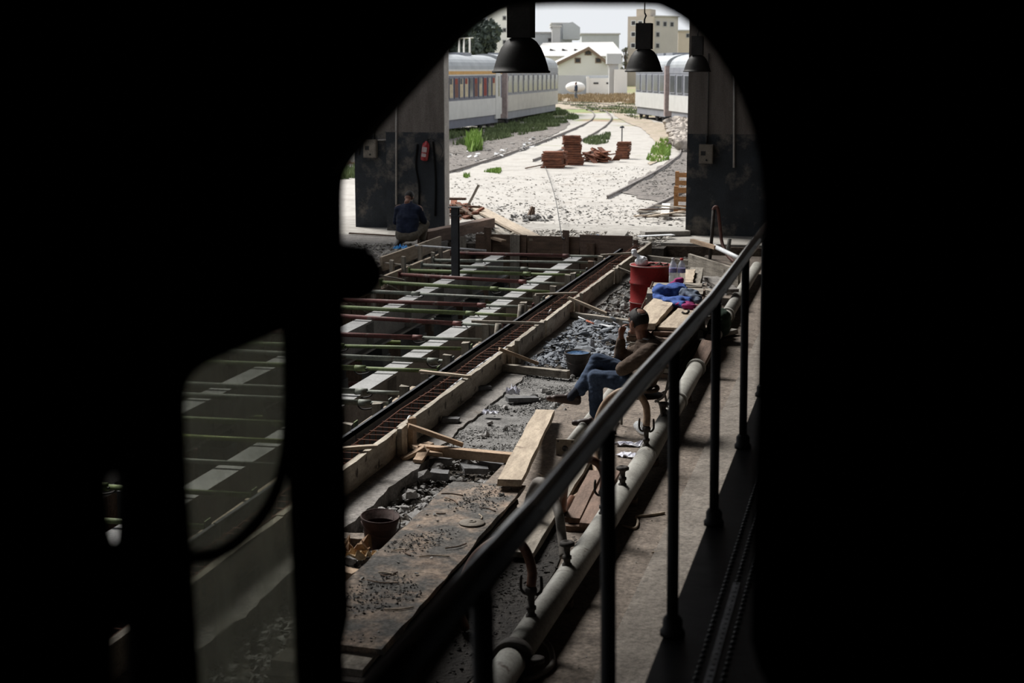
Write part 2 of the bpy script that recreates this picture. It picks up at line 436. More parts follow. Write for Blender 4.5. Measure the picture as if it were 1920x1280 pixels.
obj('lintel', MB().box((FX0, 32.3, 5.2), (FX1, 33.1, 8)), wall_m, wf)
obj('pillar_conduit_and_slit', MB().tube([aY(743, 384, 31.87), aY(743, 150, 31.87), aY(743, 60, 31.87)], .022, 8), jamb_m, wf)  # bright slit of daylight put in as a pale tube
obj('pillar_conduit_and_slit', MB().tube([aY(1376, 314, 32.47), aY(1377, 120, 32.47)], .022, 8), jamb_m, wf)
obj('pillar_conduit_and_slit', MB().tube([aY(1327, 268, 32.47), aY(1329, 100, 32.47)], .013, 6), wire_dark, wf)
obj('pillar_conduit_and_slit', MB().tube(curve([aY(672, 290, 32.42), aY(674, 270, 32.42), aY(676, 200, 32.42)]), .02, 6), wire_dark, wf)
obj('pillar_conduit_and_slit', MB().tube([aY(702, 262, 32.42), aY(702, 100, 32.42)], .014, 6), wire_dark, wf)

wl = empty('wall_left', (FX0, 12, 0), 'left depot wall with tall open windows', None, kind='structure')
obj('parapet', MB().box((FX0 - .3, -6, 0), (FX0, 33, 1.1)), wall_m, wl)
obj('upper_wall', MB().box((FX0 - .3, -6, 6.2), (FX0, 33, 8)), wall_m, wl)
for y in range(-6, 34, 6): obj('pier', MB().box((FX0 - .32, y, 1.1), (FX0 + .1, y + .8, 6.2)), wall_m, wl)
struct('wall_right', MB().box((FX1, -6, 0), (FX1 + .3, 33, 8)), wall_m, 'sooty right wall of the depot')
struct('wall_back', MB().box((FX0, -6.3, 0), (FX1, -6, 8)), wall_m, 'sooty back wall of the depot')
ce = empty('ceiling', (-6, 12, 8), 'unseen depot roof with skylights shaped to light the pit', None, kind='structure')
ROOF = [(FX0, -13.6), (-6.4, FX1)]  # unseen roof; the gap is placed so sun falls from pit to pipe
for a, b in ROOF: obj('roof_slab', MB().box((a, -6, 8), (b, 33, 8.25)), wall_m, ce)
obj('roof_slab', MB().box((-13.6, -6, 8), (-6.4, 12.8, 8.25)), wall_m, ce)  # unseen panel added to keep the near floor dim
for y in range(-5, 33, 4): obj('roof_truss', MB().box((FX0, y, 7.7), (FX1, y + .18, 8.0)), steel_dark, ce)

# ================================================================== THE LOCOMOTIVE we look out of
loco = empty('locomotive', (0.6, 0, 0), 'locomotive cab seen from inside in black silhouette, with running board and handrail', 'locomotive')
YW, XW = 1.9, -0.735                              # inner faces of the cab's front and side walls
def to_poly(pts, fn, n=6): return fn(pts, n)
def holed_wall(name, outline, holes, to3d, th, parent, m):
    """flat wall with openings: outline and holes are 2-D loops, to3d(u, v, t) sets them in the cab, t runs 0..th"""
    cu = bpy.data.curves.new(name, 'CURVE'); cu.dimensions = '2D'; cu.fill_mode = 'BOTH'; cu.extrude = th / 2
    for loop in [outline] + holes:
        sp = cu.splines.new('POLY'); sp.points.add(len(loop) - 1); sp.use_cyclic_u = True
        for p, (u, v) in zip(sp.points, loop): p.co = (u, v, 0, 1)
    t = bpy.data.objects.new(name + '_tmp', cu); COL.objects.link(t)
    dg = bpy.context.evaluated_depsgraph_get(); dg.update()
    me = bpy.data.meshes.new_from_object(t.evaluated_get(dg))
    bpy.data.objects.remove(t)
    for v in me.vertices: v.co = V(to3d(v.co.x, v.co.y, v.co.z + th / 2))
    me.name = name; me.materials.clear(); me.materials.append(m)
    o = bpy.data.objects.new(name, me); return link(o, parent, Mx.Identity(4))
def loop2(pts, proj, n=5): return [(p.x, p.y) for p in curve([V((*proj(x, y), 0)) for x, y in pts], n, closed=True)]
pf = lambda x, y: (aY(x, y, YW).x, aY(x, y, YW).z)
ps = lambda x, y: (aX(x, y, XW).y, aX(x, y, XW).z)
main_hole = [(631, 1420), (628, 1180), (622, 900), (617, 640), (614, 430), (616, 345), (632, 308), (672, 262), (745, 183), (802, 120), (842, 76), (884, 42), (935, 15),
             (1010, 8), (1110, 8), (1205, 9), (1240, 16), (1288, 44), (1338, 98), (1385, 178), (1416, 270), (1430, 380), (1428, 560), (1420, 760), (1412, 960), (1408, 1200), (1406, 1420)]
win_hole = [(569, 1420), (566, 1250), (559, 1050), (551, 860), (546, 720), (540, 618), (525, 622), (480, 642), (425, 666), (378, 690), (354, 718), (348, 760), (351, 860), (358, 990), (368, 1150), (377, 1300), (380, 1420)]
slot1 = [(203, 896), (234, 892), (236, 960), (232, 1018), (212, 1012), (205, 960)]
slot2 = [(214, 1195), (248, 1170), (252, 1230), (252, 1330), (220, 1330)]
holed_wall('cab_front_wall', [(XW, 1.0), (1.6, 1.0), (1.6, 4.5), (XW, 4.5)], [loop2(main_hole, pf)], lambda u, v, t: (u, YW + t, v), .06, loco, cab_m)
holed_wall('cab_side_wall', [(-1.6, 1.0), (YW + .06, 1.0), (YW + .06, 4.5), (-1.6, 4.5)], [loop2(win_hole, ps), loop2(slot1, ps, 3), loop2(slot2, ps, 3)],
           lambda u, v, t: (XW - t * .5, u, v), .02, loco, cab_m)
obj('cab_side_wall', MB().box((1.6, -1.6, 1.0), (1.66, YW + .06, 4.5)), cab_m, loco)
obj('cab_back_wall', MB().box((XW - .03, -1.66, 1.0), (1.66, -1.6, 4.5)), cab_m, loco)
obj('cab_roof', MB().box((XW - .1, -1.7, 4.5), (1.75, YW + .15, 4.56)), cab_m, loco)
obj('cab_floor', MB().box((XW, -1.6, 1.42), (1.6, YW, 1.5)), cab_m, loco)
# dusty glass of the side window, with its curved rubber seal
gm = bpy.data.materials.new('dusty_glass'); gm.use_nodes = True
nt = gm.node_tree; nt.nodes.clear(); N = nt.nodes; L = nt.links
tc = N.new('ShaderNodeTexCoord'); nz = N.new('ShaderNodeTexNoise'); nz.inputs['Scale'].default_value = 6; nz.inputs['Detail'].default_value = 4
mp = N.new('ShaderNodeMapping'); mp.inputs['Scale'].default_value = (1, 3.5, .7); L.new(tc.outputs['Object'], mp.inputs['Vector']); L.new(mp.outputs[0], nz.inputs['Vector'])
mr = N.new('ShaderNodeMapRange'); mr.inputs[1].default_value = .3; mr.inputs[2].default_value = .7; mr.inputs[3].default_value = .26; mr.inputs[4].default_value = .52
L.new(nz.outputs[0], mr.inputs[0])
tr = N.new('ShaderNodeBsdfTransparent'); tr.inputs[0].default_value = (.72, .74, .70, 1)
tl = N.new('ShaderNodeBsdfTranslucent'); tl.inputs[0].default_value = (.36, .345, .28, 1)
mxs = N.new('ShaderNodeMixShader'); L.new(mr.outputs[0], mxs.inputs[0]); L.new(tr.outputs[0], mxs.inputs[1]); L.new(tl.outputs[0], mxs.inputs[2])
on = N.new('ShaderNodeOutputMaterial'); L.new(mxs.outputs[0], on.inputs[0])
pane = holed_wall('window_pane', loop2([(585, 1440), (560, 590), (520, 600), (400, 655), (335, 700), (340, 1000), (365, 1440)], ps), [], lambda u, v, t: (XW - .012 - t, u, v), .004, loco, gm)
pane['label'] = 'dusty milky glass'
seal = [aX(x, y, XW - .006) for x, y in [(540, 608), (542, 700), (541, 790), (532, 870), (508, 940), (462, 1000), (410, 1036), (352, 1046)]]
obj('window_seal', MB().tube(curve(seal, 6), .009, 10), rubber_m, pane)
# rounded housing that juts into the opening from the corner post
hs = [(.001, -.02), (.022, -.02), (.029, -.012), (.031, .0), (.030, .022), (.026, .036), (.015, .046), (.001, .048)]
pc = aY(668, 508, YW - .03)
Mh = Mx.Translation(pc) @ Mx.Rotation(PI / 2, 4, 'Y')
Mh = Mx.Translation(aY(640, 512, YW - .03)) @ Mx.Rotation(PI / 2, 4, 'Y')
hmb = MB().lathe([(.001, -.12), (.033, -.12), (.038, -.11), (.039, -.03), (.038, .0), (.036, .024), (.028, .042), (.015, .052), (.001, .054)], Mh, 24)
hmb.tube([aY(590, 470, YW - .02), aY(640, 474, YW - .03), aY(690, 476, YW - .03)], [.014, .013, .010], 10)
obj('wiper_motor_housing', hmb, cab_m, loco)
# running board, hood and handrail outside
rb = obj('running_board', MB().box((-.69, YW + .06, 1.44), (.08, 15.5, 1.5)).box((-.69, YW + .06, 1.40), (-.66, 15.5, 1.497)), deck_m, loco)
st = MB()
for i in range(210):
    for k in range(3):
        x = -.53 + k * .045; y = 2.9 + i * .05 + (k % 2) * .025
        st.lathe([(.011, 0), (.009, .006), (.001, .008)], Mx.Translation(V((x, y, 1.5))), 6)
o = obj('tread_studs', st, deck_m, rb); o['kind'] = 'stuff'
p0, p1 = g(1328, 1275, 1.506), g(1388, 1092, 1.506)
obj('worn_strip', MB().box((p0.x - .014, p0.y - .8, 1.5), (p0.x + .014, p1.y, 1.506)), strip_m, rb)
obj('under_frame', MB().box((-.25, YW + .06, .45), (1.9, 15.5, 1.44)), steel_black, loco)
hd = obj('engine_hood', MB().box((.10, YW + .06, 1.5), (1.5, 15.2, 3.6)).prism([(.10, 3.6), (1.5, 3.6), (1.2, 3.85), (.4, 3.85)], 13.6, Mx(((1,0,0,0),(0,0,-1,15.2),(0,1,0,0),(0,0,0,1)))), steel_black, loco)
for i in range(9): obj('hood_door', MB().box((.085, 2.0 + i * 1.4, 1.65), (.10, 3.3 + i * 1.4, 3.4)), steel_black, hd)
rail = obj('handrail', MB().tube([(-.712, YW + .06, 2.57), (-.692, 3.05, 2.57), (-.685, 4.4, 2.57), (-.672, 5.2, 2.565), (-.656, 6.2, 2.56), (-.655, 8.4, 2.565), (-.655, 10.9, 2.57)], .029, 16), rail_m, loco)
for i, y in enumerate((2.55, 3.86, 5.18, 6.56, 8.0, 9.35, 10.7)):
    xb_ = -.66
    po = obj('handrail_post', MB().tube([(xb_, y, 1.5), (xb_ - .003, y, 1.8), (xb_ - .012, y, 2.56)], .021, 12), post_m, loco)
    obj('post_foot', MB().lathe([(.001, 0), (.045, 0), (.045, .018), (.036, .03), (.036, .06), (.026, .075), (.001, .078)], Mx.Translation(V((xb_, y, 1.5))), 14), post_m, po)

# ================================================================== THE PIT: beams, props, formwork
rnd = random.Random(21)
def ibeam(name, X, y0, y1, label):
    w, h, tf, tw = .25, .44, .03, .02
    prof = [(-w/2, -h), (w/2, -h), (w/2, -h + tf), (tw/2, -h + tf), (tw/2, -tf), (w/2, -tf), (w/2, 0), (-w/2, 0), (-w/2, -tf), (-tw/2, -tf), (-tw/2, -h + tf), (-w/2, -h + tf)]
    M = Mx(((1, 0, 0, X), (0, 0, -1, y1), (0, 1, 0, 0), (0, 0, 0, 1)))
    root = empty(name, (X, (y0 + y1) / 2, -h), label, 'steel beam', 'steel beams in the pit')
    obj('beam', MB().prism(prof, y1 - y0, M), steel_beam, root)
    for i in range(int((y1 - y0) / 1.8)):
        y = y0 + .9 + i * 1.8
        obj('stiffener', MB().box((X + tw/2, y, -h + tf), (X + w/2 - .01, y + .012, -tf)).box((X - w/2 + .01, y, -h + tf), (X - tw/2, y + .012, -tf)), steel_beam, root)
    return root
ibeam('steel_beam', -7.05, 5, 28.4, 'long pale steel beam farther from the rebar trench')
ibeam('steel_beam', -5.55, 5, 28.4, 'long pale steel beam nearer to the rebar trench')
k = 0
for X in (-6.98, -5.5):
    for y in [9.6 + 1.82 * i for i in range(11)]:
        k += 1
        r = empty('concrete_pier', (X, y, -1.7), 'grey concrete pier under the %s steel beam, %s from the near end' % ('farther' if X < -6 else 'nearer', ordn((k - 1) % 11)), 'concrete pier', 'piers under the steel beams')
        obj('block', MB().box((X - .16, y - .17, -1.7), (X + .16, y + .17, -.56)), conc_pier, r)
        obj('bearing_plate', MB().box((X - .14, y - .15, -.56), (X + .14, y + .15, -.44)), steel_dark, r)

PROPS = [  # left px, right px, colour, where the collar sits (fraction), hook
    ((845, 474), (1128, 481), 'maroon', .78), ((821, 488), (1094, 492), 'grey', .30), ((791, 497), (1091, 508), 'grey', .66), ((764, 507), (1050, 515), 'green', .80),
    ((740, 514), (1048, 532), 'red', .80), ((712, 529), (1029, 547), 'green', .70), ((690, 546), (1010, 562), 'grey', .30), ((653, 562), (1000, 576), 'red', .74),
    ((620, 575), (981, 592), 'green', .745), ((620, 591), (926, 611), 'red', .80), ((620, 626), (893, 637), 'red', .62), ((620, 648), (887, 654), 'green', .08),
    ((620, 667), (852, 678), 'grey', .95), ((620, 688), (800, 695), 'green', .34), ((620, 726), (757, 737), 'grey', .5), ((620, 756), (733, 757), 'grey', .6), ((640, 798), (672, 801), 'green', .4)]
pmat = {'maroon': prop_maroon, 'grey': prop_grey, 'green': prop_green, 'red': prop_red, 'lime': prop_yel}
def prop(a, b, colour, fr, label, r=.031, hook=True, group='adjustable props across the pit'):
    a, b = V(a), V(b); c = a.lerp(b, fr); d = (b - a).normalized()
    root = empty('steel_prop', a.lerp(b, .5) - V((0, 0, r)), label, 'steel prop', group)
    m = pmat[colour]
    obj('outer_tube', MB().tube([a, c], r, 12), m, root)
    obj('inner_tube', MB().tube([c, b], r * .74, 10), prop_grey if colour in ('red', 'maroon', 'grey') else m, root)
    col = obj('collar', MB().tube([c - d * .10, c + d * .03], r * 1.16, 12), m, root)
    if hook:
        u = V((0, 0, 1)); s = d.cross(u)
        pts = [c + s * .05 + d * .05, c - s * .07 + d * .05, c - s * .08 + d * .05 - u * .06, c - s * .08 - d * .07 - u * .09, c - s * .08 - d * .13 - u * .06, c - s * .06 - d * .13]
        obj('locking_pin', MB().tube(curve(pts, 4), .009, 6), wire_dark, col)
    for e in (a, b):
        x = V((0, 0, 1)); y = d.cross(x)
        M = Mx((y, x, d)).transposed().to_4x4(); M.translation = e
        obj('end_plate', MB().box((-.06, -.06, -.006), (.06, .06, .006), M), m, root)
    return root
XL, XR = -7.92, -4.90
PY = []
for i, (a, b, colour, fr) in enumerate(PROPS):
    A = g(*a, .05); B = g(*b, .05)
    # carry both ends to the formwork on either side
    def atx(x): t = (x - A.x) / (B.x - A.x); return A.lerp(B, t)
    nr = ordn(i)
    fx = A.lerp(B, fr); P0 = atx(XL); P1 = atx(XR)
    if i > 12: P0.y = P1.y - .12; 
    P0.z = P1.z = .05
    f2 = min(.93, max(.12, (fx.x - XL) / (XR - XL)))
    PY.append(P1.y)
    prop(P0, P1, colour, f2, '%s adjustable steel prop across the pit, %s from the far end' % (colour, nr))
for i, (y, colour) in enumerate(((13.05, 'lime'), (12.2, 'grey'), (11.25, 'green'), (10.35, 'green'), (9.4, 'red'))):
    prop((XL, y - .1, .05), (XR, y, .05), colour, .4 + .08 * i, '%s adjustable steel prop across the pit, %s from the far end' % (colour, ordn(17 + i)))
low = [(22.4, 'lime', -7.9), (26.7, 'green', -7.9), (24.6, 'grey', -7.9), (19.2, 'red', -7.9), (20.9, 'green', -7.9), (17.0, 'lime', -7.9), (15.3, 'red', -7.9), (13.6, 'grey', -7.9)]
for i, (y, colour, x) in enumerate(sorted(low, reverse=True)):
    prop((x, y, -.72), (-4.95, y + .1, -.72), colour, .5, '%s lower steel prop deep in the pit, %s from the far end' % (colour, ordn(i)), hook=False, group='lower props deep in the pit')

# pit sides: upright boards
wl2 = empty('wall_pit_left', (-8.2, 16, -1.7), 'brown upright boards lining the left side of the pit', None, kind='structure')
wr2 = empty('wall_pit_right', (-4.8, 16, -1.7), 'brown upright boards lining the right side of the pit', None, kind='structure')
we2 = empty('wall_pit_end', (-6.5, 30.3, -1.7), 'brown boards across the far end of the pit', None, kind='structure')
b0 = MB().box((-.02, -.105, 0), (.02, .105, 1.55)); s0 = None
for i in range(100):
    y = 6.5 + i * .236
    M = Mx.Translation(V((-8.13 + rnd.uniform(-.012, .012), y, -1.7))) @ Mx.Rotation(rnd.gauss(0, .012), 4, 'X')
    if s0 is None: s0 = obj('board', b0, wood_brown, wl2, M=M)
    else: inst(s0, wl2, M, 'board')
    inst(s0, wr2, Mx.Translation(V((-4.74 + rnd.uniform(-.01, .01), y, -1.85))), 'board')
x = -8.1
while x < -4.8:
    w = rnd.choice((.9, 1.3, .7, 1.1)); x2 = min(x + w, -4.7)
    h = rnd.uniform(.10, .20)
    plank('board', (x, 30.33, h - .22), (x2 - .02, 30.33 + rnd.uniform(-.02, .02), h - .22), .05, .44, rnd.choice((wood_brown, wood_brown, wood_red)), we2)
    plank('board', (x, 30.36, h - .66), (x2 - .02, 30.36, h - .68), .05, .42, wood_brown, we2)
    plank('board', (x, 30.36, h - 1.1), (x2 - .02, 30.36, h - 1.1), .05, .42, wood_brown, we2)
    x = x2
for px, w, hh, mm in ((915, .15, .30, wood_brown), (1061, .13, .28, wood_red), (966, .20, .16, wood_grey), (868, .14, .10, wood_grey), (1108, .16, .02, wood_brown)):
    p = aY(px, 470, 30.26)
    plank('stake', (p.x, 30.26, -1.6), (p.x, 30.25, hh), w, .06, mm, we2, up=(0, 1, 0))

# right-hand formwork: outer timber boards, inner dark shutter, rebar cage between
ob = empty('formwork_wall', (-4.25, 17, 0), 'long low wall of worn timber formwork boards along the concrete ledge', 'formwork')
segs = [(7.0, 10.2), (10.22, 13.05), (13.10, 15.6), (15.62, 17.30), (17.38, 19.4), (19.42, 21.35), (21.45, 24.7), (24.8, 28.9)]
for i, (a, b) in enumerate(segs):
    plank('board', (-4.25 + rnd.uniform(-.012, .012), a, .115), (-4.25 + rnd.uniform(-.012, .012), b, .115), .055, .235 + rnd.uniform(-.01, .012), wood_form, ob, seg=14, j=.006)
for y in (13.07, 17.34, 21.40, 24.75):
    plank('cleat', (-4.185, y - .06, .0), (-4.185, y - .06, .27), .17, .045, wood_form, ob, up=(1, 0, 0))
    plank('cleat', (-4.17, y + .20, .0), (-4.17, y + .20, .29), .12, .05, wood_new if y < 14 else wood_grey, ob, up=(1, 0, 0))
ib = empty('steel_shutter', (-4.64, 17, -.5), 'dark steel shutter plates on the pit side of the rebar cage', 'shutter')
for a in range(7, 28, 3):
    obj('plate', MB().box((-4.66, a, -.55), (-4.63, a + 2.98, .20)).box((-4.69, a, .17), (-4.63, a + 2.98, .20)), steel_dark, ib)
cg = empty('rebar_cage', (-4.45, 19, -.5), 'long cage of rusty reinforcing bars between the shutter and the boards', 'rebar cage')
for x in (-4.58, -4.33):
    for z in (.13, -.16, -.44):
        obj('long_bar', MB().tube([(x + rnd.uniform(-.01, .01), y, z + .012 * math.sin(y * 2.1 + z * 9 + x)) for y in np.arange(7.2, 29.4, 1.0)], .0085, 6), rust_bar, cg)
obj('long_bar', MB().tube([(-4.42 + .012 * math.sin(y), y, .115) for y in np.arange(7.2, 29.4, 1.0)], .0085, 6), rust_bar, cg)
sm_ = MB().tube([(-.14, 0, -.45), (.14, 0, -.45), (.14, 0, .14), (-.14, 0, .14)], .0062, 5, closed=True, smooth=False)
s1 = None
for i in range(124):
    M = Mx.Translation(V((-4.455 + rnd.uniform(-.012, .012), 7.5 + i * .176 + rnd.uniform(-.03, .03), rnd.uniform(-.008, .008)))) @ Mx.Rotation(rnd.gauss(0, .05), 4, 'Z') @ Mx.Rotation(rnd.gauss(.0, .03), 4, 'X')
    if s1 is None: s1 = obj('stirrup', sm_, rust_bar, cg, M=M)
    else: inst(s1, cg, M, 'stirrup')
cable_w = mat('white_conduit', (.62, .64, .66), (.5, .52, .55), rough=.4, scale=3)
pts = curve([g(793, 776, .16), g(812, 757, .16), g(840, 731, .16), g(870, 707, .16), g(905, 681, .16), g(935, 661, .15), g(968, 637, .14)], 6)
rt = empty('white_conduit', pts[0], 'white banded conduit lying in the rebar cage', 'conduit')
for i in range(0, len(pts) - 1):
    obj('band', MB().tube([pts[i], pts[i + 1]], .013, 8), cable_w if i % 3 else steel_dark, rt)
obj('white_clip', MB().tube(curve([g(760, 797, .1), g(766, 783, .16), g(769, 781, .15), g(766, 793, .10)], 4), .012, 6), cable_w, None, label='bent white plastic clip at the formwork top near the fresh wooden brace', cat='clip')
obj('white_tag', MB().tube(curve([g(1028, 588, .08), g(1031, 583, .12), g(1033, 580, .12)], 4), .012, 6), cable_w, None, label='small white tag in the rebar cage below the man', cat='tag')

# timber stakes on the pit side of the shutter
SK = [(960, 602, 570, 'r'), (987, 598, 566, 'n'), (1011, 580, 553, 'n'), (1033, 560, 536, 'n'), (1057, 540, 514, 'g'), (1075, 534, 511, 'g'), (1096, 512, 489, 'b'), (1112, 508, 489, 'g'), (1128, 498, 480, 'g'),
      (901, 646, 608, 'n'), (930, 632, 606, 'r'), (867, 672, 641, 'n'), (831, 696, 664, 'n'), (787, 726, 700, 'n'), (744, 752, 728, 'n'), (694, 784, 756, 'n'), (639, 825, 798, 'n')]
skm = {'n': wood_grey, 'r': wood_grey, 'g': wood_grey, 'b': wood_brown}
for i, (x, y, yt, t) in enumerate(sorted(SK, key=lambda s: s[1])):
    p = g(x, y, 0); p.x = -4.86; h = max(.17, min(.30, (y - yt) * (p - _C).length / FPX))
    w = .075 if t != 'r' else .09
    if t == 'r':
        o = obj('timber_stake', MB().tube([(p.x, p.y, -1.2), (p.x, p.y, 0), (p.x + .01, p.y + .02, h)], [.05, .048, .042], 10), wood_grey, label='round timber stake against the steel shutter, %s of the row from the far end' % ordn(i), cat='stake', group='stakes along the steel shutter')
    else:
        plank('timber_stake', (p.x, p.y, -1.2), (p.x + rnd.uniform(-.015, .015), p.y + rnd.uniform(-.02, .02), h), w + .02, w, skm[t], up=(0, 1, 0), label='squared timber stake against the steel shutter, %s of the row from the far end' % ordn(i), cat='stake', group='stakes along the steel shutter')
# wales (lengthwise battens) behind the stakes
for i, (a, b) in enumerate(((7.5, 12.2), (12.4, 15.9), (16.1, 19.0), (19.2, 23.5), (23.7, 28.6))):
    plank('batten', (-4.95, a, -.06), (-4.97, b, -.02), .05, .07, wood_pale, seg=8, label='long pale batten behind the stakes, %s from the near end' % ordn(i), cat='batten', group='battens behind the stakes')

# battens laid across the rebar trench
for i, (a, b, lb) in enumerate((((612, 843), (708, 836), 'pale batten across the rebar trench at its near end'), ((787, 696), (881, 706), 'pale batten across the rebar trench behind the fresh wooden brace'),
              ((884, 602), (1021, 606), 'long grey batten across the rebar trench left of the dark bucket'), ((1004, 552), (1082, 549), 'pale batten across the rebar trench in line with the red drum'), ((1127, 478), (1188, 474), 'pale batten across the rebar trench near the far end'))):
    plank('cross_batten', g(*a, .265), g(*b, .275), .06, .028, wood_pale if i < 2 else wood_grey, label=lb, cat='batten', group='battens across the rebar trench')
# diagonal braces and squared struts over the rubble trench
for a, b, za, zb, w, m_, lb in (((766, 798), (868, 834), .30, .10, .065, wood_new, 'fresh wooden brace sloping from the formwork to the near cross timber'),
              ((936, 654), (1008, 681), .29, .09, .05, wood_new, 'wooden brace sloping from the formwork beside the dark bucket'),
              ((1066, 558), (1137, 588), .29, .09, .055, wood_pale, 'wooden brace sloping from the formwork behind the seated man'),
              ((1150, 499), (1186, 513), .28, .16, .05, wood_grey, 'grey wooden brace sloping from the formwork to the red drum')):
    plank('diagonal_brace', g(*a, za), g(*b, zb), w, .04, m_, label=lb, cat='brace', group='diagonal braces')
for a, b, s, m_, lb in (((785, 842), (976, 860), .085, wood_new, 'squared timber strut across the trench nearest the stacked sheets'), ((946, 689), (1066, 702), .085, wood_grey, 'squared timber strut across the trench beside the dark bucket'),
              ((1072, 590), (1186, 606), .085, wood_grey, 'squared timber strut across the trench behind the seated man'), ((1200, 481), (1292, 492), .085, wood_grey, 'squared timber strut across the trench behind the red drum')):
    p, q = g(*a, .05), g(*b, .05)
    plank('squared_strut', p, q, s, s, m_, label=lb, cat='timber strut', group='struts across the trench')
# little heap of off-cuts wedged at the near brace
for i, (x, y, a, l) in enumerate(((775, 850, .4, .22), (790, 854, 1.5, .20), (805, 848, .1, .26), (783, 838, 2.2, .18), (797, 835, .9, .15))):
    p = g(x, y, .05); d = V((math.cos(a), math.sin(a), rnd.uniform(-.2, .5))) * l / 2
    plank('wood_offcut', p - d, p + d, .09, .03, wood_new, label='short wooden off-cut wedged under the fresh wooden brace, ' + ('leftmost', 'flat on the ledge', 'longest', 'tilted up', 'topmost')[i], cat='off-cut', group='off-cuts under the fresh brace')

# left-hand formwork
for nm, a, b, w_, lb in (('formwork_board', (-8.72, 26.0, .03), (-8.66, 29.6, .03), .26, 'pale formwork board along the rubble beside the crouching man'),
                   ('formwork_board', (-8.16, 24.4, -.08), (-8.12, 28.4, -.08), .24, 'pale inner formwork board on the left edge of the pit, far length'),
                   ('formwork_board', (-8.16, 20.3, -.08), (-8.15, 24.2, -.08), .24, 'pale inner formwork board on the left edge of the pit, middle length'),
                   ('formwork_board', (-8.16, 12.3, -.08), (-8.15, 20.2, -.08), .24, 'pale inner formwork board on the left edge of the pit, near length')):
    plank(nm, a, b, .05, w_, wood_pale, label=lb, cat='formwork board', group='left formwork boards', seg=8)
struct('floor_left_gap', MB().box((-8.72, 6, -.9), (-8.16, 30.4, -.16)), earth, 'earth between the two left formwork boards')
for i, (x, y0, y1) in enumerate(((735, 500, 486), (757, 508, 478), (788, 490, 455), (812, 490, 470), (826, 480, 462), (700, 540, 508))):
    p = g(x, y0, 0)
    plank('timber_stake', (p.x, p.y, -1.3), (p.x, p.y, (y0 - y1) / 115), .10, .06, wood_grey, up=(1, 0, 0), label='grey timber stake on the left edge of the pit, %s from the far end' % ordn({788: 2, 735: 4, 757: 3, 812: 1, 826: 0, 700: 5}[x]), cat='stake', group='stakes on the left edge of the pit')
for i, (a, b, za, zb, lb) in enumerate((((712, 516), (760, 525), .1, .0, 'thin grey strip above the left edge of the pit'), ((727, 533), (756, 548), .0, -.15, 'thin grey strip sloping down into the pit by the long props'),
                   ((636, 557), (695, 590), .1, -.3, 'pale brace sloping into the pit at its left edge'), ((700, 490), (770, 498), .05, .05, 'thin strip lying on the left edge of the pit'))):
    plank('wood_strip', g(*a, za), g(*b, zb), .05, .02, wood_grey, label=lb, cat='wood strip')
obj('steel_tube', MB().tube([g(778, 460, .18), g(912, 470, .08)], .02, 10), strip_m, label='thin pale metal tube lying over the far corner of the pit', cat='tube')
# steel post standing on the far beam
pb = g(837, 519, 0); pb.x = -7.0
hp = (aY(837, 389, pb.y)).z
r = empty('steel_post', (pb.x, pb.y, 0), 'dark steel post with a flat cap standing on the pit beam', 'steel post')
obj('shaft', MB().box((pb.x - .06, pb.y - .06, 0), (pb.x + .06, pb.y - .045, hp)).box((pb.x - .06, pb.y + .045, 0), (pb.x + .06, pb.y + .06, hp)).box((pb.x - .012, pb.y - .045, 0), (pb.x + .012, pb.y + .045, hp)).box((pb.x - .055, pb.y - .05, 0), (pb.x + .055, pb.y - .04, hp)), steel_dark, r)
obj('cap_plate', MB().box((pb.x - .10, pb.y - .09, hp), (pb.x + .10, pb.y + .09, hp + .015)), steel_dark, r)
obj('lower_plate', MB().box((pb.x - .085, pb.y - .08, hp - .14), (pb.x + .085, pb.y + .08, hp - .125)), steel_dark, r)

# ================================================================== RUBBLE TRENCH
rnd = random.Random(31)
def zone(x0, x1, y0, y1, zf):
    return lambda r: (lambda x, y: (x, y, zf(x, y, r)))(r.uniform(x0, x1), r.uniform(y0, y1))
def nz2(x, y, s=2.0): return mnoise.noise(V((x * s, y * s, 4.2)))
stuff = dict(kind='stuff', cat='rubble')
obj('rubble_bed', scatter(2200, zone(-3.97, -3.15, 8.0, 13.3, lambda x, y, r: -.15 + .06 * nz2(x, y) + r.uniform(0, .04)), lambda r: r.uniform(.025, .10), PEBBLES, rnd), chunk_m, label='grey broken concrete bedding in the near trench', **stuff)
obj('gravel_bed', scatter(6000, zone(-3.98, -3.12, 13.45, 17.2, lambda x, y, r: -.025 + .035 * nz2(x, y) + r.uniform(0, .015)), lambda r: r.uniform(.010, .034) * (1.8 if r.random() < .12 else 1), PEBBLES, rnd), gravel_m, label='fine grey gravel heaped in the trench before the seated man', **stuff)
struct('floor_gravel', MB().box((-4.0, 13.35, -.5), (-3.1, 17.25, -.022)), mat('gravel_dust', (.20, .195, .19), (.10, .097, .094), scale=6, bump=.8, bscale=40, speck=.5, sks=50), 'packed dirt under the gravel')
obj('slate_bed', scatter(1900, zone(-4.08, -3.05, 17.4, 20.95, lambda x, y, r: -.02 + .07 * nz2(x, y) + r.uniform(0, .04)), lambda r: r.uniform(.04, .12), FLATS, rnd), slate_m, label='blue-grey slabby rubble behind the dark bucket', **stuff)
struct('floor_slate', MB().box((-4.15, 17.35, -.5), (-3.1, 28.9, -.045)), earth, 'packed dirt under the slabby rubble')
obj('rubble_bed', scatter(1300, zone(-4.05, -3.0, 21.2, 25.5, lambda x, y, r: -.03 + .06 * nz2(x, y) + r.uniform(0, .03)), lambda r: r.uniform(.03, .11), PEBBLES, rnd), gravel_m, label='brown-grey rubble around the red drum', **stuff)
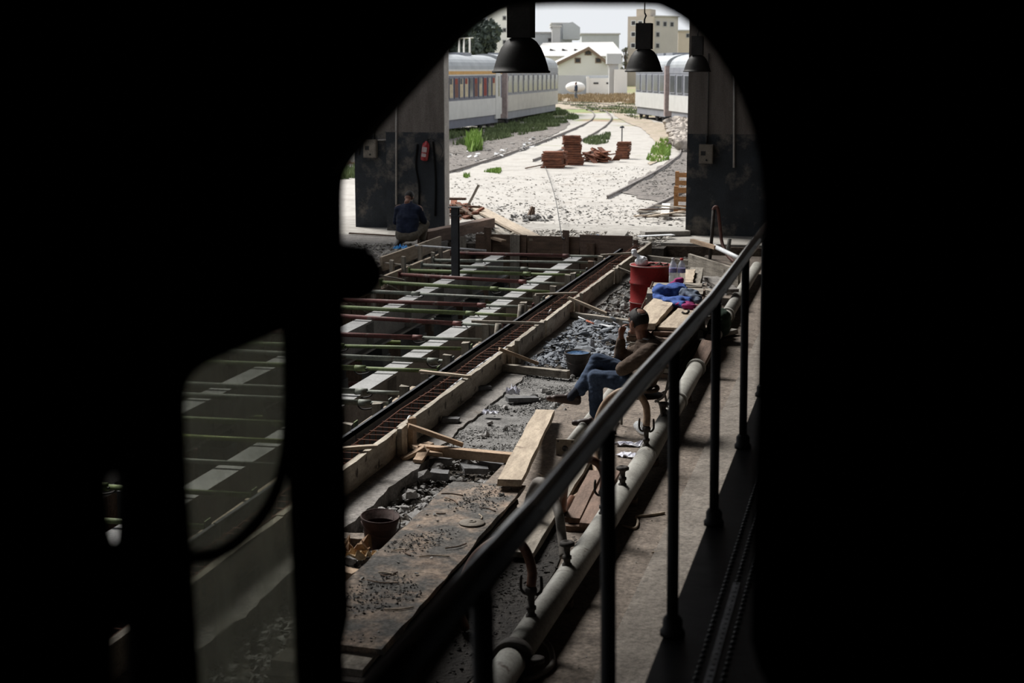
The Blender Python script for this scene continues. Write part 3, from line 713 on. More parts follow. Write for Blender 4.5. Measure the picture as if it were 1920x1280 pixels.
obj('rubble_bed', scatter(900, zone(-10.4, -8.75, 26.2, 29.2, lambda x, y, r: r.uniform(0, .03)), lambda r: r.uniform(.03, .12), FLATS, rnd), gravel_p, label='pale wood chips and rubble beside the crouching man', **stuff)
obj('rubble_bed', scatter(1300, zone(-8.7, -4.3, 30.5, 32.6, lambda x, y, r: r.uniform(0, .03) - (.05 if y < 30.9 else 0)), lambda r: r.uniform(.03, .17), FLATS, rnd), gravel_p, label='pale rubble along the far edge of the pit', **stuff)
obj('rubble_bed', scatter(700, zone(-4.2, -1.6, 28.6, 30.8, lambda x, y, r: -.38 + r.uniform(0, .1)), lambda r: r.uniform(.05, .16), PEBBLES, rnd), gravel_m, label='rubble in the dug out strip before the right pillar', **stuff)
obj('rubble_bed', scatter(500, zone(-8.7, -8.2, 12, 30, lambda x, y, r: -.15 + r.uniform(0, .05)), lambda r: r.uniform(.03, .10), PEBBLES, rnd), gravel_d, label='dark soil between the left formwork boards', **stuff)
obj('floor_grit', scatter(900, zone(-3.1, -1.0, 8.2, 22, lambda x, y, r: .004), lambda r: r.uniform(.006, .022), PEBBLES, rnd), gravel_m, label='fine grit strewn over the brown floor', **stuff)
# single chunks that stand out
for i, y in enumerate(sorted(rnd.uniform(9.6, 13.1) for _ in range(30))):
    chunk('concrete_chunk', (rnd.uniform(-3.88, -3.25), y, -.09 + rnd.uniform(0, .06)), rnd.uniform(.10, .26), chunk_m, 'broken grey concrete chunk in the near trench, %s from the near end' % ordn(i), 'chunks in the near trench', rnd)
for i, y in enumerate(sorted(rnd.uniform(17.6, 20.8) for _ in range(26))):
    x = rnd.uniform(-3.9, -3.1); s = rnd.uniform(.14, .34)
    chunk('slate_slab', (x, y, .01 + rnd.uniform(0, .05)), s, slate_m, 'flat blue-grey slab in the rubble behind the dark bucket, %s from the near end' % ordn(i), 'slabs behind the dark bucket', rnd, 'f')
for i, y in enumerate(sorted(rnd.uniform(13.7, 17.0) for _ in range(16))):
    x = rnd.uniform(-3.9, -3.1); s = rnd.uniform(.07, .13)
    chunk('gravel_stone', (x, y, -.0), s, chunk_m, 'larger grey stone lying on the gravel heap, %s from the near end' % ordn(i), 'stones on the gravel heap', rnd)
for i, y in enumerate(sorted(rnd.uniform(21.3, 24.5) for _ in range(12))):
    x = rnd.uniform(-3.9, -3.5); s = rnd.uniform(.12, .26)
    chunk('rubble_lump', (x, y, 0.02), s, gravel_m, 'dark rubble lump left of the red drum, %s from the near end' % ordn(i), 'lumps by the red drum', rnd)
for (x, y, l, w, h, a, lb) in ((845, 788, .17, .10, .06, .2, 'small grey paver on the ledge by itself'), (906, 727, .16, .09, .05, .5, 'small grey paver lying on the ledge farther off'),
                           (978, 748, .34, .11, .05, .55, 'long grey kerb stone on the gravel heap'), (825, 890, .16, .13, .07, .1, 'square grey paver in the near trench'), (824, 866, .22, .10, .06, 1.0, 'tilted grey paver under the near strut'),
                           (924, 873, .24, .12, .06, .1, 'flat grey kerb piece beside the plank end'), (889, 878, .22, .2, .05, .4, 'broad grey paver slab leaning in the near trench'),
                           (664, 1012, .22, .15, .07, .3, 'dusty brown brick lying behind the rusty bucket')):
    p = g(x, y, .02 if y < 800 else -.05)
    plank('paver', p - V((math.cos(a), math.sin(a), -.05)) * l / 2, p + V((math.cos(a), math.sin(a), -.05)) * l / 2, w, h, paver_m if 'brick' not in lb else conc_floor, label=lb, cat='paver')
paper_m = mat('white_paper', (.75, .76, .82), (.6, .6, .68), rough=.8, scale=8)
def crumple(name, c, sx, sy, h, m, label, cat, n=9, seed=1, parent=None, a=0):
    r = random.Random(seed); mb = MB(); vs = []; fs = []
    for i in range(n):
        for j in range(n):
            u, v = i / (n - 1) - .5, j / (n - 1) - .5
            x = u * sx + r.uniform(-.06, .06) * sx; y = v * sy + r.uniform(-.06, .06) * sy
            z = abs(mnoise.noise(V((u * 4 + seed, v * 4, seed * 1.7)))) * h * 1.6 + r.uniform(0, .1) * h
            vs.append((c[0] + x * math.cos(a) - y * math.sin(a), c[1] + x * math.sin(a) + y * math.cos(a), c[2] + .004 + z))
    for i in range(n - 1):
        for j in range(n - 1): fs.append((i*n+j, (i+1)*n+j, (i+1)*n+j+1, i*n+j+1))
    k = len(vs); vs += [(x, y, z - .003) for x, y, z in vs]; fs += [tuple(k + q for q in f[::-1]) for f in fs]
    mb.add(vs, fs); return obj(name, mb, m, parent, label=label, cat=cat)
crumple('paper_scrap', g(1188, 836), .34, .10, .05, paper_m, 'torn white paper on the floor beside the hose valve', 'paper', seed=2, a=.1)
crumple('paper_scrap', g(1177, 856), .2, .12, .03, paper_m, 'smaller torn white paper on the floor near the bare valve', 'paper', seed=5, a=-.4)
crumple('white_wrapper', g(961, 741, .02), .14, .09, .10, paper_m, 'crumpled white wrapper on the gravel heap', 'wrapper', seed=8)
crumple('white_wrapper', g(918, 776, .02), .16, .09, .04, paper_m, 'torn white and pink wrapper low on the gravel heap', 'wrapper', seed=9)
blue_bag = mat('blue_plastic', (.06, .35, .75), (.05, .28, .62), rough=.4, scale=4)
crumple('blue_bag', g(751, 467, .06), .26, .14, .08, blue_bag, 'bright blue plastic bag on the rubble behind the crouching man', 'plastic bag', seed=3)
crumple('blue_bag', g(1105, 447, .0), .42, .2, .08, mat('pale_blue_plastic', (.22, .45, .72), rough=.5), 'pale blue plastic sheet on the far edge of the pit', 'plastic bag', seed=13)
paper_b = mat('brown_wrapping_paper', (.30, .19, .11), (.17, .10, .06), rough=.8, scale=6)
crumple('brown_paper', g(650, 1042, -.08), .34, .22, .16, paper_b, 'crumpled brown paper in the trench near the window post', 'paper', seed=4, n=11)
crumple('brown_paper', g(675, 1048, -.05), .22, .12, .08, mat('cream_paper', (.55, .42, .27), (.42, .30, .18), scale=5), 'cream wood shavings beside the crumpled brown paper', 'shavings', seed=6)
plank('timber_offcut', g(600, 1066, -.02), g(668, 1080, .0), .10, .07, wood_new, label='pale timber off-cut at the near end of the trench', cat='timber')

# ------------------------------------------------------------------ stack of old sheets in the foreground
X0, X1, Z1 = -3.19, -2.61, .30
root = empty('sheet_stack', (-2.9, 9.5, 0), 'stack of rough timber sheets topped with grit in the foreground', 'sheet stack')
z = .0; k = 0
while z < Z1 - .06:
    t = rnd.uniform(.030, .042)
    ex = rnd.uniform(-.025, .025); ey = rnd.uniform(-.10, .06)
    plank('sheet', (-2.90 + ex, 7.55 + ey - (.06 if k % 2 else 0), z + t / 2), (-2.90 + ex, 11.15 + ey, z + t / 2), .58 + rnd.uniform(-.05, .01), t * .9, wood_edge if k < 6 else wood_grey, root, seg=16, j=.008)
    z += t; k += 1
zt = z + .022
top = plank('sheet', (-2.90, 7.70, zt), (-2.90, 11.22, zt), .585, .036, wood_sheet, root, seg=20, j=.010)
ZT = zt + .018
gr = scatter(2600, lambda r: (lambda u, y: None if nz2(u, y, 1.7) + .35 - abs(u + 2.93) * 2.2 < r.random() * .4 else (u, y, ZT + .004))(r.uniform(-3.17, -2.66), r.uniform(7.75, 11.15)), lambda r: r.uniform(.008, .03), PEBBLES, rnd)
o = obj('grit_layer', gr, gravel_d, root); o['kind'] = 'stuff'
r2 = scatter(40, lambda r: (r.uniform(-3.15, -2.66), r.uniform(7.9, 11.1), ZT + .008), lambda r: r.uniform(.025, .05), PEBBLES, rnd)
o = obj('pale_pebbles', r2, gravel_m, root); o['kind'] = 'stuff'
for i in range(16):
    x, y, a, l = rnd.uniform(-3.1, -2.7), rnd.uniform(8.0, 11.0), rnd.uniform(0, 6.28), rnd.uniform(.05, .22)
    d = V((math.cos(a), math.sin(a), 0))
    q = V((x, y, ZT + .008))
    obj('twig', MB().tube(curve([q - d * l / 2, q + V((-d.y, d.x, 0)) * l * .12, q + d * l / 2], 3), .005, 5), wood_brown if i % 3 else wood_pale, root)
dc = g(885, 981, ZT)
obj('metal_disc', MB().lathe([(.001, .004), (.03, .004), (.03, .014), (.012, .016), (.012, .010), (.034, .010), (.09, .006), (.095, .0)][::-1], Mx.Translation(V((dc.x, dc.y, ZT + .004))), 28), mat('dusty_disc', (.22, .195, .165), (.15, .13, .11), rough=.8), label='round grinding disc lying on the gritty sheet stack', cat='disc')
# long plank running off the stack
pl = plank('long_plank', g(1022, 773, .10) + V((0, .02, 0)), g(955, 905, .365), .19, .05, wood_pale, seg=12, j=.006, label='long pale plank resting on the sheet stack', cat='plank')
# rusty bucket and the dark bucket
def bucket(p, r0, r1, h, m, mi, label, tilt=0.0, fill=None, az=0.0):
    root = empty('bucket', p, label, 'bucket', rz=0)
    M = Mx.Translation(V(p)) @ Mx.Rotation(az, 4, 'Z') @ Mx.Rotation(tilt, 4, 'X')
    obj('bucket_body', MB().lathe([(.001, .006), (r0 - .004, .006), (r1 - .006, h), (r1, h), (r1 + .006, h - .006), (r1 + .001, h - .014), (r0 + .002, h * .5), (r0, .0), (.001, 0)][::-1], M, 28), m, root)
    obj('rim', MB().tube([M @ V((math.cos(a) * r1, math.sin(a) * r1, h)) for a in np.linspace(0, 2 * PI, 28, endpoint=False)], .005, 6, closed=True), m, root)
    pts = [M @ V((math.cos(a) * (r1 + .004), math.sin(a) * .06 + .0, h - .03 - abs(math.sin(a)) * .16)) for a in np.linspace(0, PI, 14)]
    obj('handle', MB().tube([M @ V((math.cos(a) * (r1 + .006), -(r1 * .95) * math.sin(a) - .01, h - .02 - .10 * math.sin(a))) for a in np.linspace(0, PI, 16)], .004, 6), m, root)
    if fill: obj('contents', MB().lathe([(.001, h * .94), (r1 * .96, h * .94)][::-1], M, 24), fill, root)
    return root
rustb = mat('rusty_bucket_steel', (.052, .024, .021), (.028, .015, .013), rough=.75, scale=7, bump=.3)
bucket(g(712, 1036, -.12), .105, .145, .30, rustb, None, 'rusty brown bucket standing in the near trench', tilt=.10, az=.6)
darkb = mat('dark_bucket_steel', (.055, .05, .052), (.03, .027, .028), rough=.6, scale=6, c3=(.12, .06, .045), sp=(.6, .68), sscale=9)
bucket(g(1083, 702, .0), .115, .15, .27, darkb, None, 'dark bucket of blue liquid beside the seated man', fill=mat('blue_liquid', (.07, .16, .32), (.05, .11, .23), rough=.2, spec=.5), tilt=.05)
# trowel lying on the slate rubble
r = empty('trowel', g(1110, 607, .04), 'trowel with a red handle on the blue-grey rubble', 'trowel')
obj('blade', MB().prism([(-.16, -.05), (.16, -.012), (.16, .012), (-.16, .05)], .004, frame(g(1140, 611, .06), g(1116, 605, .06)) @ Mx.Translation(V((-.08, 0, 0)))), strip_m, r)
obj('handle', MB().tube([g(1114, 607, .07), g(1100, 601, .07)], .014, 8), mat('red_handle', (.45, .12, .06), rough=.5), r)
obj('tang', MB().tube([g(1100, 601, .07), g(1085, 594, .07)], .010, 8), strip_m, r)

# ------------------------------------------------------------------ the long grey pipe with its valves and hoses
PX, PR = -1.95, .09
ppx = lambda y: float(np.interp(y, (5, 8.2, 11.5, 13.5, 19, 26), (-2.0, -1.965, -1.905, -1.92, -1.995, -2.03)))
pipe = empty('grey_pipe', (PX, 14, 0), 'long grey water pipe with valves lying on the floor', 'pipe')
for i, (a, b) in enumerate(((5.0, 8.13), (8.17, 13.0), (13.02, 17.1), (17.15, 21.0), (21.05, 26.5))):
    obj('pipe_length', MB().tube([(ppx(y), y, PR + .035) for y in (a, (a + b) / 2, b)], PR, 28), pipe_m, pipe)
for y, rr in ((8.15, .028), (15.3, .014), (17.12, .02), (21.03, .02)):
    obj('coupling', MB().tube([(ppx(y), y - .045, PR + .035), (ppx(y), y + .045, PR + .035)], PR + rr, 28), iron_m if y < 9 else pipe_m, pipe)
    if y < 9:
        for s in (-1, 1):
            M = Mx.Translation(V((ppx(y) + s * .15, y - .03, PR + .035 + .02)))
            obj('bolt_lug', MB().lathe([(.022, -.012), (.045, -.012), (.045, .012), (.022, .012)], M, 16), iron_m, pipe)
            obj('bolt_lug', MB().box((ppx(y) + s * .11 - .03, y - .05, PR + .02), (ppx(y) + s * .11 + .03, y - .01, PR + .05)), iron_m, pipe)
for y in (9.4, 10.6, 11.9, 13.2, 14.4, 15.9, 17.8, 19.4):
    obj('pipe_saddle', MB().box((ppx(y) - .08, y - .05, 0), (ppx(y) + .08, y + .05, .05)), wood_brown, pipe)
def valve(px, py, ht, kind, label_part=None):
    p = g(px, py, .2); x = ppx(p.y); y = p.y; zb = PR * 2 + .02
    T = Mx.Translation(V((x - .01, y, zb)))
    prof = [(.03, -.03), (.034, .0), (.034, .02), (.024, .03), (.024, .05), (.032, .055), (.032, .075), (.022, .08), (.022, ht - .05)]
    if kind == 'cap': prof += [(.03, ht - .04), (.052, ht - .03), (.052, ht - .012), (.04, ht - .004), (.022, ht), (.018, ht - .01), (.001, ht - .01)]
    else: prof += [(.036, ht - .05), (.038, ht - .02), (.030, ht), (.001, ht)]
    v = obj('valve', MB().lathe(prof, T, 16), iron_m, pipe)
    if kind == 'claw':
        for s in (-1, 1):
            q = V((x - .01, y, zb + ht - .04))
            obj('lever', MB().tube(curve([q + V((s * .03, 0, -.01)), q + V((s * .05, 0, .0)), q + V((s * .065, .0, .03)), q + V((s * .062, .0, .11))], 4), [.010] * 12 + [.007], 6), iron_m, v)
    return V((x - .01, y, zb + ht))
v1 = valve(1000, 1158, .20, 'claw'); valve(1067, 1062, .18, 'cap'); v3 = valve(1128, 965, .20, 'claw'); valve(1176, 912, .17, 'cap'); v5 = valve(1217, 838, .19, 'claw'); valve(1252, 782, .15, 'cap')
v7 = valve(1325, 660, .16, 'cap'); valve(1345, 628, .14, 'cap')
# hoses
def hose(pts, r, m, label): return obj('hose', MB().tube(curve(pts, 8), r, 12), m, label=label, cat='hose', group='hoses on the grey pipe')
hose([v5, v5 + V((0, .02, .10)), v5 + V((-.02, .03, .20)), v5 + V((-.10, .02, .295)), v5 + V((-.24, 0, .30)), v5 + V((-.37, -.02, .19)), v5 + V((-.44, -.05, .0)), v5 + V((-.44, -.15, -.22)), v5 + V((-.34, -.6, -.37)), v5 + V((-.42, -1.2, -.37))], .032, hose_m, 'arched tan rubber hose rising from the valve by the torn paper')
hose([v3, v3 + V((0, .02, .10)), v3 + V((-.05, .03, .19)), v3 + V((-.14, .0, .22)), v3 + V((-.24, .02, .14)), v3 + V((-.31, .10, .0)), v3 + V((-.36, .25, -.22)), v3 + V((-.40, .5, -.33)), v3 + V((-.42, .9, -.35))], .030, hose_o, 'amber hose curving from the middle valve behind the handrail')
hose([v1, v1 + V((0, .02, .10)), v1 + V((-.05, .04, .22)), v1 + V((-.14, .04, .29)), v1 + V((-.24, .03, .26)), v1 + V((-.36, .0, .15)), v1 + V((-.45, .03, -.05)), v1 + V((-.47, .06, -.22)), v1 + V((-.46, .15, -.36))], .030, hose_o, 'dark amber hose curving from the nearest valve')
hose([g(1058, 1045, .12), g(1053, 1000, .26), g(1047, 960, .40), g(1030, 915, .48), g(1005, 905, .42), g(985, 960, .12), g(960, 1030, .03)], .034, hose_d, 'grey rubber hose looping beside the short brown boards')
hose([g(985, 1275, .03), g(1010, 1265, .02), g(1035, 1245, .02), g(1032, 1215, .02), g(1020, 1200, .04)], .018, hose_d, 'thin grey hose end on the floor beside the pipe coupling')
# planks, poles and boards left of the pipe
plank('scaffold_plank', g(1142, 783, .04), g(978, 1040, .06), .17, .045, wood_grey, seg=12, j=.006, label='long grey plank on the floor running past the seated man', cat='plank')
plank('scaffold_plank', g(1120, 790, .02), g(1020, 940, .02), .09, .03, wood_grey, seg=8, label='narrow weathered plank left of the long grey plank', cat='plank')
obj('pole', MB().tube([g(1066, 868, .05), g(985, 965, .05)], .028, 12), mat('pale_pole', (.40, .37, .32), (.28, .26, .22), scale=6), label='pale round pole lying left of the long grey plank', cat='pole')
q0, q1 = g(1060, 840, .07), g(1150, 728, .055)
r = empty('base_plate_post', q0 - V((0, 0, .1)), 'grey pipe post with a square base plate lying on the floor', 'post')
obj('shaft', MB().tube([q0, q1], .045, 16), pipe_m, r)
Mp = frame(q0, q1, at=0)
obj('base_plate', MB().box((-.012, -.085, -.085), (0, .085, .085), Mp), mat('plate_steel', (.20, .175, .145), (.13, .11, .09), rough=.7), r)
obj('bore', MB().lathe([(.001, 0), (.028, 0), (.028, .004), (.001, .004)], Mp @ Mx.Rotation(-PI / 2, 4, 'Y') @ Mx.Translation(V((0, 0, .010))), 16), steel_black, r)
for s in ((-1, -1), (-1, 1), (1, -1), (1, 1)): obj('bolt_hole', MB().lathe([(.001, 0), (.008, 0), (.008, .003), (.001, .003)], Mp @ Mx.Translation(V((-.012, s[0] * .066, s[1] * .066))) @ Mx.Rotation(-PI / 2, 4, 'Y'), 8), steel_black, r)
plank('short_board', g(1118, 885, .07), g(1072, 975, .07), .12, .04, wood_red, label='left of two short reddish boards beside the hose', cat='board', group='pair of short boards')
plank('short_board', g(1150, 885, .07), g(1100, 985, .07), .12, .04, wood_red, label='right of two short reddish boards beside the pipe', cat='board', group='pair of short boards')
plank('bearer', g(1060, 990, .02), g(1120, 992, .02), .05, .05, wood_brown, label='small bearer under the pair of short boards', cat='timber')
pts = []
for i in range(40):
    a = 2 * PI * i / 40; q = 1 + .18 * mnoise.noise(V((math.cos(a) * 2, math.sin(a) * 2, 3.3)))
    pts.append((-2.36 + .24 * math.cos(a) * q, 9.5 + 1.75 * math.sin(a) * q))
oil = mat('floor_shade', (.030, .026, .023), (.014, .012, .011), scale=6, bump=.9, bscale=40, bdist=.03)  # near-black patch and crumbs stand in for the sheet stack's shade
obj('floor_shade', MB().prism(pts, .012), oil, label='black patch painting the shade between the sheet stack and the pipe', cat='dirt', kind='stuff')
obj('shade_crumbs', scatter(500, lambda r: (-2.36 + r.gauss(0, .11), 9.5 + r.gauss(0, .8), .012), lambda r: r.uniform(.015, .05), PEBBLES, rnd), oil, label='black crumbs on the painted shade beside the pipe', cat='dirt', kind='stuff')
# litter on the brown floor
for i, (pts, lb, m_) in enumerate((([(1167, 985), (1190, 990), (1196, 978), (1193, 968), (1215, 966), (1246, 961)], 'long curled strip of bark on the brown floor', wood_pale), ([(1222, 1036), (1242, 1033)], 'short twig on the brown floor near the kerb', wood_pale),
               ([(1010, 888), (1018, 893)], 'tiny pale twig beside the pale pole', wood_pale), ([(1060, 1090), (1080, 1080), (1078, 1070)], 'curled wire on the floor beside the pipe', wire_dark))):
    obj('litter_strip', MB().tube(curve([g(x, y, .012) for x, y in pts], 4), .011 if i == 0 else .008, 6), m_, label=lb, cat='litter')
# clear bottle lying under the chair
glassy = mat('clear_plastic', (.75, .80, .84), (.7, .75, .8), rough=.12, spec=.5, trans=.0, alpha=.42, scale=3)
def bottle(name, M, label, cap=None, lab=True, h=.32, r=.044):
    root = empty(name, M.translation, label, 'bottle', 'plastic water bottles')
    prof = [(.001, .0), (r * .8, .0), (r, .012), (r, h * .30), (r * .93, h * .33), (r, h * .36), (r, h * .62), (r * .96, h * .70), (r * .75, h * .82), (r * .38, h * .92), (r * .34, h * .97), (r * .34, h)]
    body = obj('bottle_body', MB().lathe(prof, M, 20), glassy, root)
    if lab: obj('label_band', MB().lathe([(r * 1.01, h * .46), (r * 1.015, h * .48), (r * 1.015, h * .62), (r * 1.0, h * .64)], M, 20), mat('bottle_label', (.10, .17, .42), (.30, .22, .38), rough=.5, scale=14), body)
    if cap: obj('cap', MB().lathe([(.001, h - .012), (r * .42, h - .012), (r * .42, h + .014), (.001, h + .016)], M, 14), cap, root)
    return root
bottle('water_bottle', Mx.Translation(g(1196, 797, .05)) @ Mx.Rotation(PI / 2, 4, 'X') @ Mx.Rotation(.4, 4, 'Y'), 'empty clear bottle lying under the chair', None, False, .26, .05)

# ------------------------------------------------------------------ the red drum corner
drum_m = mat('red_drum_paint', (.20, .011, .011), (.13, .009, .009), rough=.6, scale=3, c3=(.07, .035, .032), sp=(.58, .68), sscale=4, spec=.15)
rim_m = mat('worn_rim', (.42, .30, .28), (.30, .18, .17), rough=.6)
dcx = V((-3.16, 21.55, -.06)); DR = .29; DH = .80
r = empty('oil_drum', dcx, 'red steel oil drum with a worn rim', 'drum')
Md = Mx.Translation(dcx)
obj('drum_body', MB().lathe([(DR - .005, 0), (DR, .01), (DR, .245), (DR + .012, .26), (DR + .012, .275), (DR, .29), (DR, .52), (DR + .012, .535), (DR + .012, .55), (DR, .565), (DR, DH - .01), (DR + .008, DH)], Md, 40), drum_m, r)
obj('rolling_hoop', MB().lathe([(DR + .010, .262), (DR + .0155, .268), (DR + .010, .274)], Md, 40), rim_m, r)
obj('drum_lid', MB().lathe([(.001, DH - .02), (DR - .01, DH - .02), (DR, DH), (DR + .012, DH + .004), (DR + .012, DH - .012)][::-1], Md, 40), rim_m, r)
bag_m = mat('white_plastic', (.80, .82, .86), (.66, .68, .72), rough=.35, scale=5)
topz = dcx.z + DH - .02
bp = dcx + V((-.11, -.13, 0))
o = fuse('plastic_bag', [('e', (bp.x, bp.y, topz + .075), (.10, .085, .085)), ((bp.x, bp.y, topz + .1), .05, (bp.x - .02, bp.y, topz + .16), .012), ((bp.x - .02, bp.y, topz + .16), .012, (bp.x - .10, bp.y, topz + .17), .03), ('e', (bp.x - .11, bp.y, topz + .21), (.05, .04, .055))], .012, bag_m, None, smooth=2, bumpy=.02, bs=22, M=Mx.Identity(4), label='knotted white plastic bag standing on the red drum', cat='plastic bag')
crumple('dark_rag', (dcx.x + .10, dcx.y - .05, topz - .005), .30, .16, .05, mat('dark_rag', (.09, .06, .05), (.05, .04, .035), scale=9), 'dark crumpled rag on the red drum', 'rag', seed=21)
plank('leaning_rod', g(1203, 578, .30), g(1225, 528, .72), .022, .018, wood_red, label='thin wooden rod leaning against the red drum', cat='rod')
# low pile of blocks that carries bottles and clothes
yb = 20.6
sb = empty('block_pile', (-2.68, 20.4, 0), 'pile of old timbers behind the folded clothes', 'timber pile')
for zz in (.07, .21, .35, .47, .555):
    plank('timber', (-2.98, 20.45 + rnd.uniform(-.05, .05), zz), (-2.30, 20.55 + rnd.uniform(-.05, .05), zz), .34, .12, wood_grey, sb)
    plank('timber', (-2.95, 19.85 + rnd.uniform(-.05, .05), zz), (-2.22, 19.95 + rnd.uniform(-.05, .05), zz), .55, .12, wood_grey, sb)
capr = mat('red_cap', (.55, .03, .03), rough=.4); capw = mat('white_cap', (.7, .7, .72), rough=.4)
for (x, cp, lb) in ((1262, capw, 'left of two upright clear water bottles behind the clothes'), (1278, capr, 'right of two upright water bottles, with a red cap')):
    p = g(x, 527, .53); p.y = 20.55; p.x = aY(x, 500, 20.55).x
    bottle('water_bottle', Mx.Translation(V((p.x, p.y, .615))), lb, cp, True, .34, .055)
# stack of thick boards with two wide planks on top
ws = empty('board_stack', (-2.45, 18.2, 0), 'stack of thick dark boards behind the seated man', 'board stack')
zz = .0
for i in range(9):
    t = .058; e = rnd.uniform(-.04, .04)
    for xx, ww in ((-2.62, .26), (-2.34, .25)):
        plank('board', (xx + e, 17.15 + rnd.uniform(-.12, .08), zz + t / 2), (xx + e * .5, 19.4 + rnd.uniform(-.1, .1), zz + t / 2), ww, t * .86, rnd.choice((wood_grey, wood_brown, wood_red)), ws, seg=6, j=.008)
    zz += t
plank('wide_plank', (-2.62, 17.25, zz + .045), (-2.62, 19.3, zz + .055), .30, .07, wood_pale, label='thick pale plank with splits on top of the board stack, left', cat='plank', seg=10, j=.008)
plank('wide_plank', (-2.30, 17.30, zz + .018), (-2.24, 18.9, zz + .022), .30, .035, wood_pale, label='flat pale plank on top of the board stack, right', cat='plank', seg=10)
obj('bent_clamp', MB().tube(curve([g(1279, 585, zz + .06), g(1285, 588, zz + .045), g(1291, 585, zz + .06), g(1291, 581, zz + .09)], 4), .014, 8), iron_m, label='small bent iron clamp on the flat pale plank', cat='clamp')
# clothes
blue_c = mat('blue_cloth', (.055, .115, .36), (.035, .075, .25), rough=.9, scale=5)
grey_c = mat('grey_blue_cloth', (.13, .16, .22), (.08, .10, .14), rough=.9, scale=6)
mag_c = mat('magenta_cloth', (.33, .03, .15), (.22, .02, .10), rough=.9, scale=6)
red_c = mat('dark_red_cloth', (.20, .012, .03), (.13, .01, .02), rough=.9)
cx = lambda x, y, z: tuple(g(x, y, z))
c0 = .55
fuse('blue_jacket', [('e', cx(1254, 552, .62), (.22, .20, .09)), ('e', cx(1240, 546, .68), (.13, .14, .10)), ('e', cx(1270, 563, .62), (.20, .12, .06)), ('e', cx(1268, 541, .70), (.16, .15, .08)), (cx(1232, 560, .60), .06, cx(1280, 572, .60), .05)], .016, blue_c, None, smooth=4, bumpy=.035, bs=11, M=Mx.Identity(4), label='crumpled blue work jacket on the board stack', cat='jacket', group='heap of clothes')
fuse('grey_jeans', [('e', cx(1293, 553, .64), (.14, .16, .09)), ('e', cx(1303, 562, .60), (.11, .12, .08)), (cx(1280, 545, .70), .05, cx(1310, 566, .60), .05)], .016, grey_c, None, smooth=4, bumpy=.035, bs=12, M=Mx.Identity(4), label='faded grey-blue jeans beside the blue jacket', cat='jeans', group='heap of clothes')
fuse('magenta_shirt', [('e', cx(1284, 571, .60), (.13, .07, .05)), ('e', cx(1292, 574, .60), (.10, .06, .045)), ('e', cx(1273, 527, .76), (.075, .06, .05)), (cx(1274, 530, .74), .04, cx(1256, 534, .72), .035), (cx(1274, 530, .72), .03, cx(1280, 568, .58), .03)], .014, mag_c, None, smooth=3, bumpy=.025, bs=13, M=Mx.Identity(4), label='magenta shirt tucked under the blue jacket', cat='shirt', group='heap of clothes')
fuse('red_cloth', [('e', cx(1310, 582, .52), (.06, .07, .08)), ('e', cx(1314, 576, .55), (.05, .05, .05))], .014, red_c, None, smooth=3, bumpy=.02, bs=13, M=Mx.Identity(4), label='dark red cloth hanging at the right end of the clothes', cat='cloth', group='heap of clothes')
# timbers and scrap between the clothes and the right pillar
plank('grey_board', (aY(1292, 492, 25.0)), (aY(1385, 522, 24.0)), .05, .30, wood_grey, seg=8, j=.012, label='broad grey board propped on edge behind the bottles', cat='board')
for i, (a, b, w, h, z, m_, lb) in enumerate((((1290, 515), (1286, 540), .20, .16, .45, wood_pale, 'short pale timber block right of the bottles'), ((1306, 508), (1298, 548), .20, .12, .42, wood_grey, 'pale split log right of the bottles'),
              ((1318, 545), (1305, 585), .07, .06, .55, wood_red, 'rusty orange bar right of the clothes'), ((1320, 545), (1352, 552), .07, .05, .5, wood_grey, 'short grey stick right of the clothes'),
              ((1330, 520), (1370, 545), .25, .05, .30, conc_ledge, 'cracked grey slab under the grey board'))):
    plank('timber_block', g(*a, z), g(*b, z), w, h, m_, label=lb, cat='timber', seg=6, j=.01)
for i, y in enumerate(sorted(rnd.uniform(20.9, 26.0) for _ in range(13))):
    p = V((rnd.uniform(-2.75, -2.25), y, 0)); chunk('scrap_stone', (p.x, p.y, rnd.uniform(.04, .10)), rnd.uniform(.16, .34), conc_ledge, 'dusty stone in the scrap heap beyond the board stack, %s from the near end' % ordn(i), 'stones in the scrap heap', rnd)
obj('scrap_heap', scatter(500, zone(-3.05, -2.25, 19.2, 26, lambda x, y, r: r.uniform(0, .22) * (1 if x > -2.75 else .4)), lambda r: r.uniform(.05, .16), PEBBLES, rnd), gravel_m, label='dusty scrap heap beside the far part of the pipe', **stuff)
fuse('green_sack', [('e', cx(1352, 605, .25), (.14, .2, .2)), ('e', cx(1345, 612, .15), (.14, .2, .14))], .02, mat('dark_green_sack', (.015, .035, .022), rough=.9), None, smooth=3, bumpy=.03, bs=9, M=Mx.Identity(4), label='dark green sack behind the handrail', cat='sack')
plank('floor_slab_piece', g(1330, 625, .05), g(1360, 618, .05), .4, .06, conc_light, label='pale slab piece in front of the dark green sack', cat='slab')
plank('leaning_board', g(1300, 700, .05), g(1330, 640, .40), .22, .03, wood_red, label='brown board leaning beside the pipe valves', cat='board')
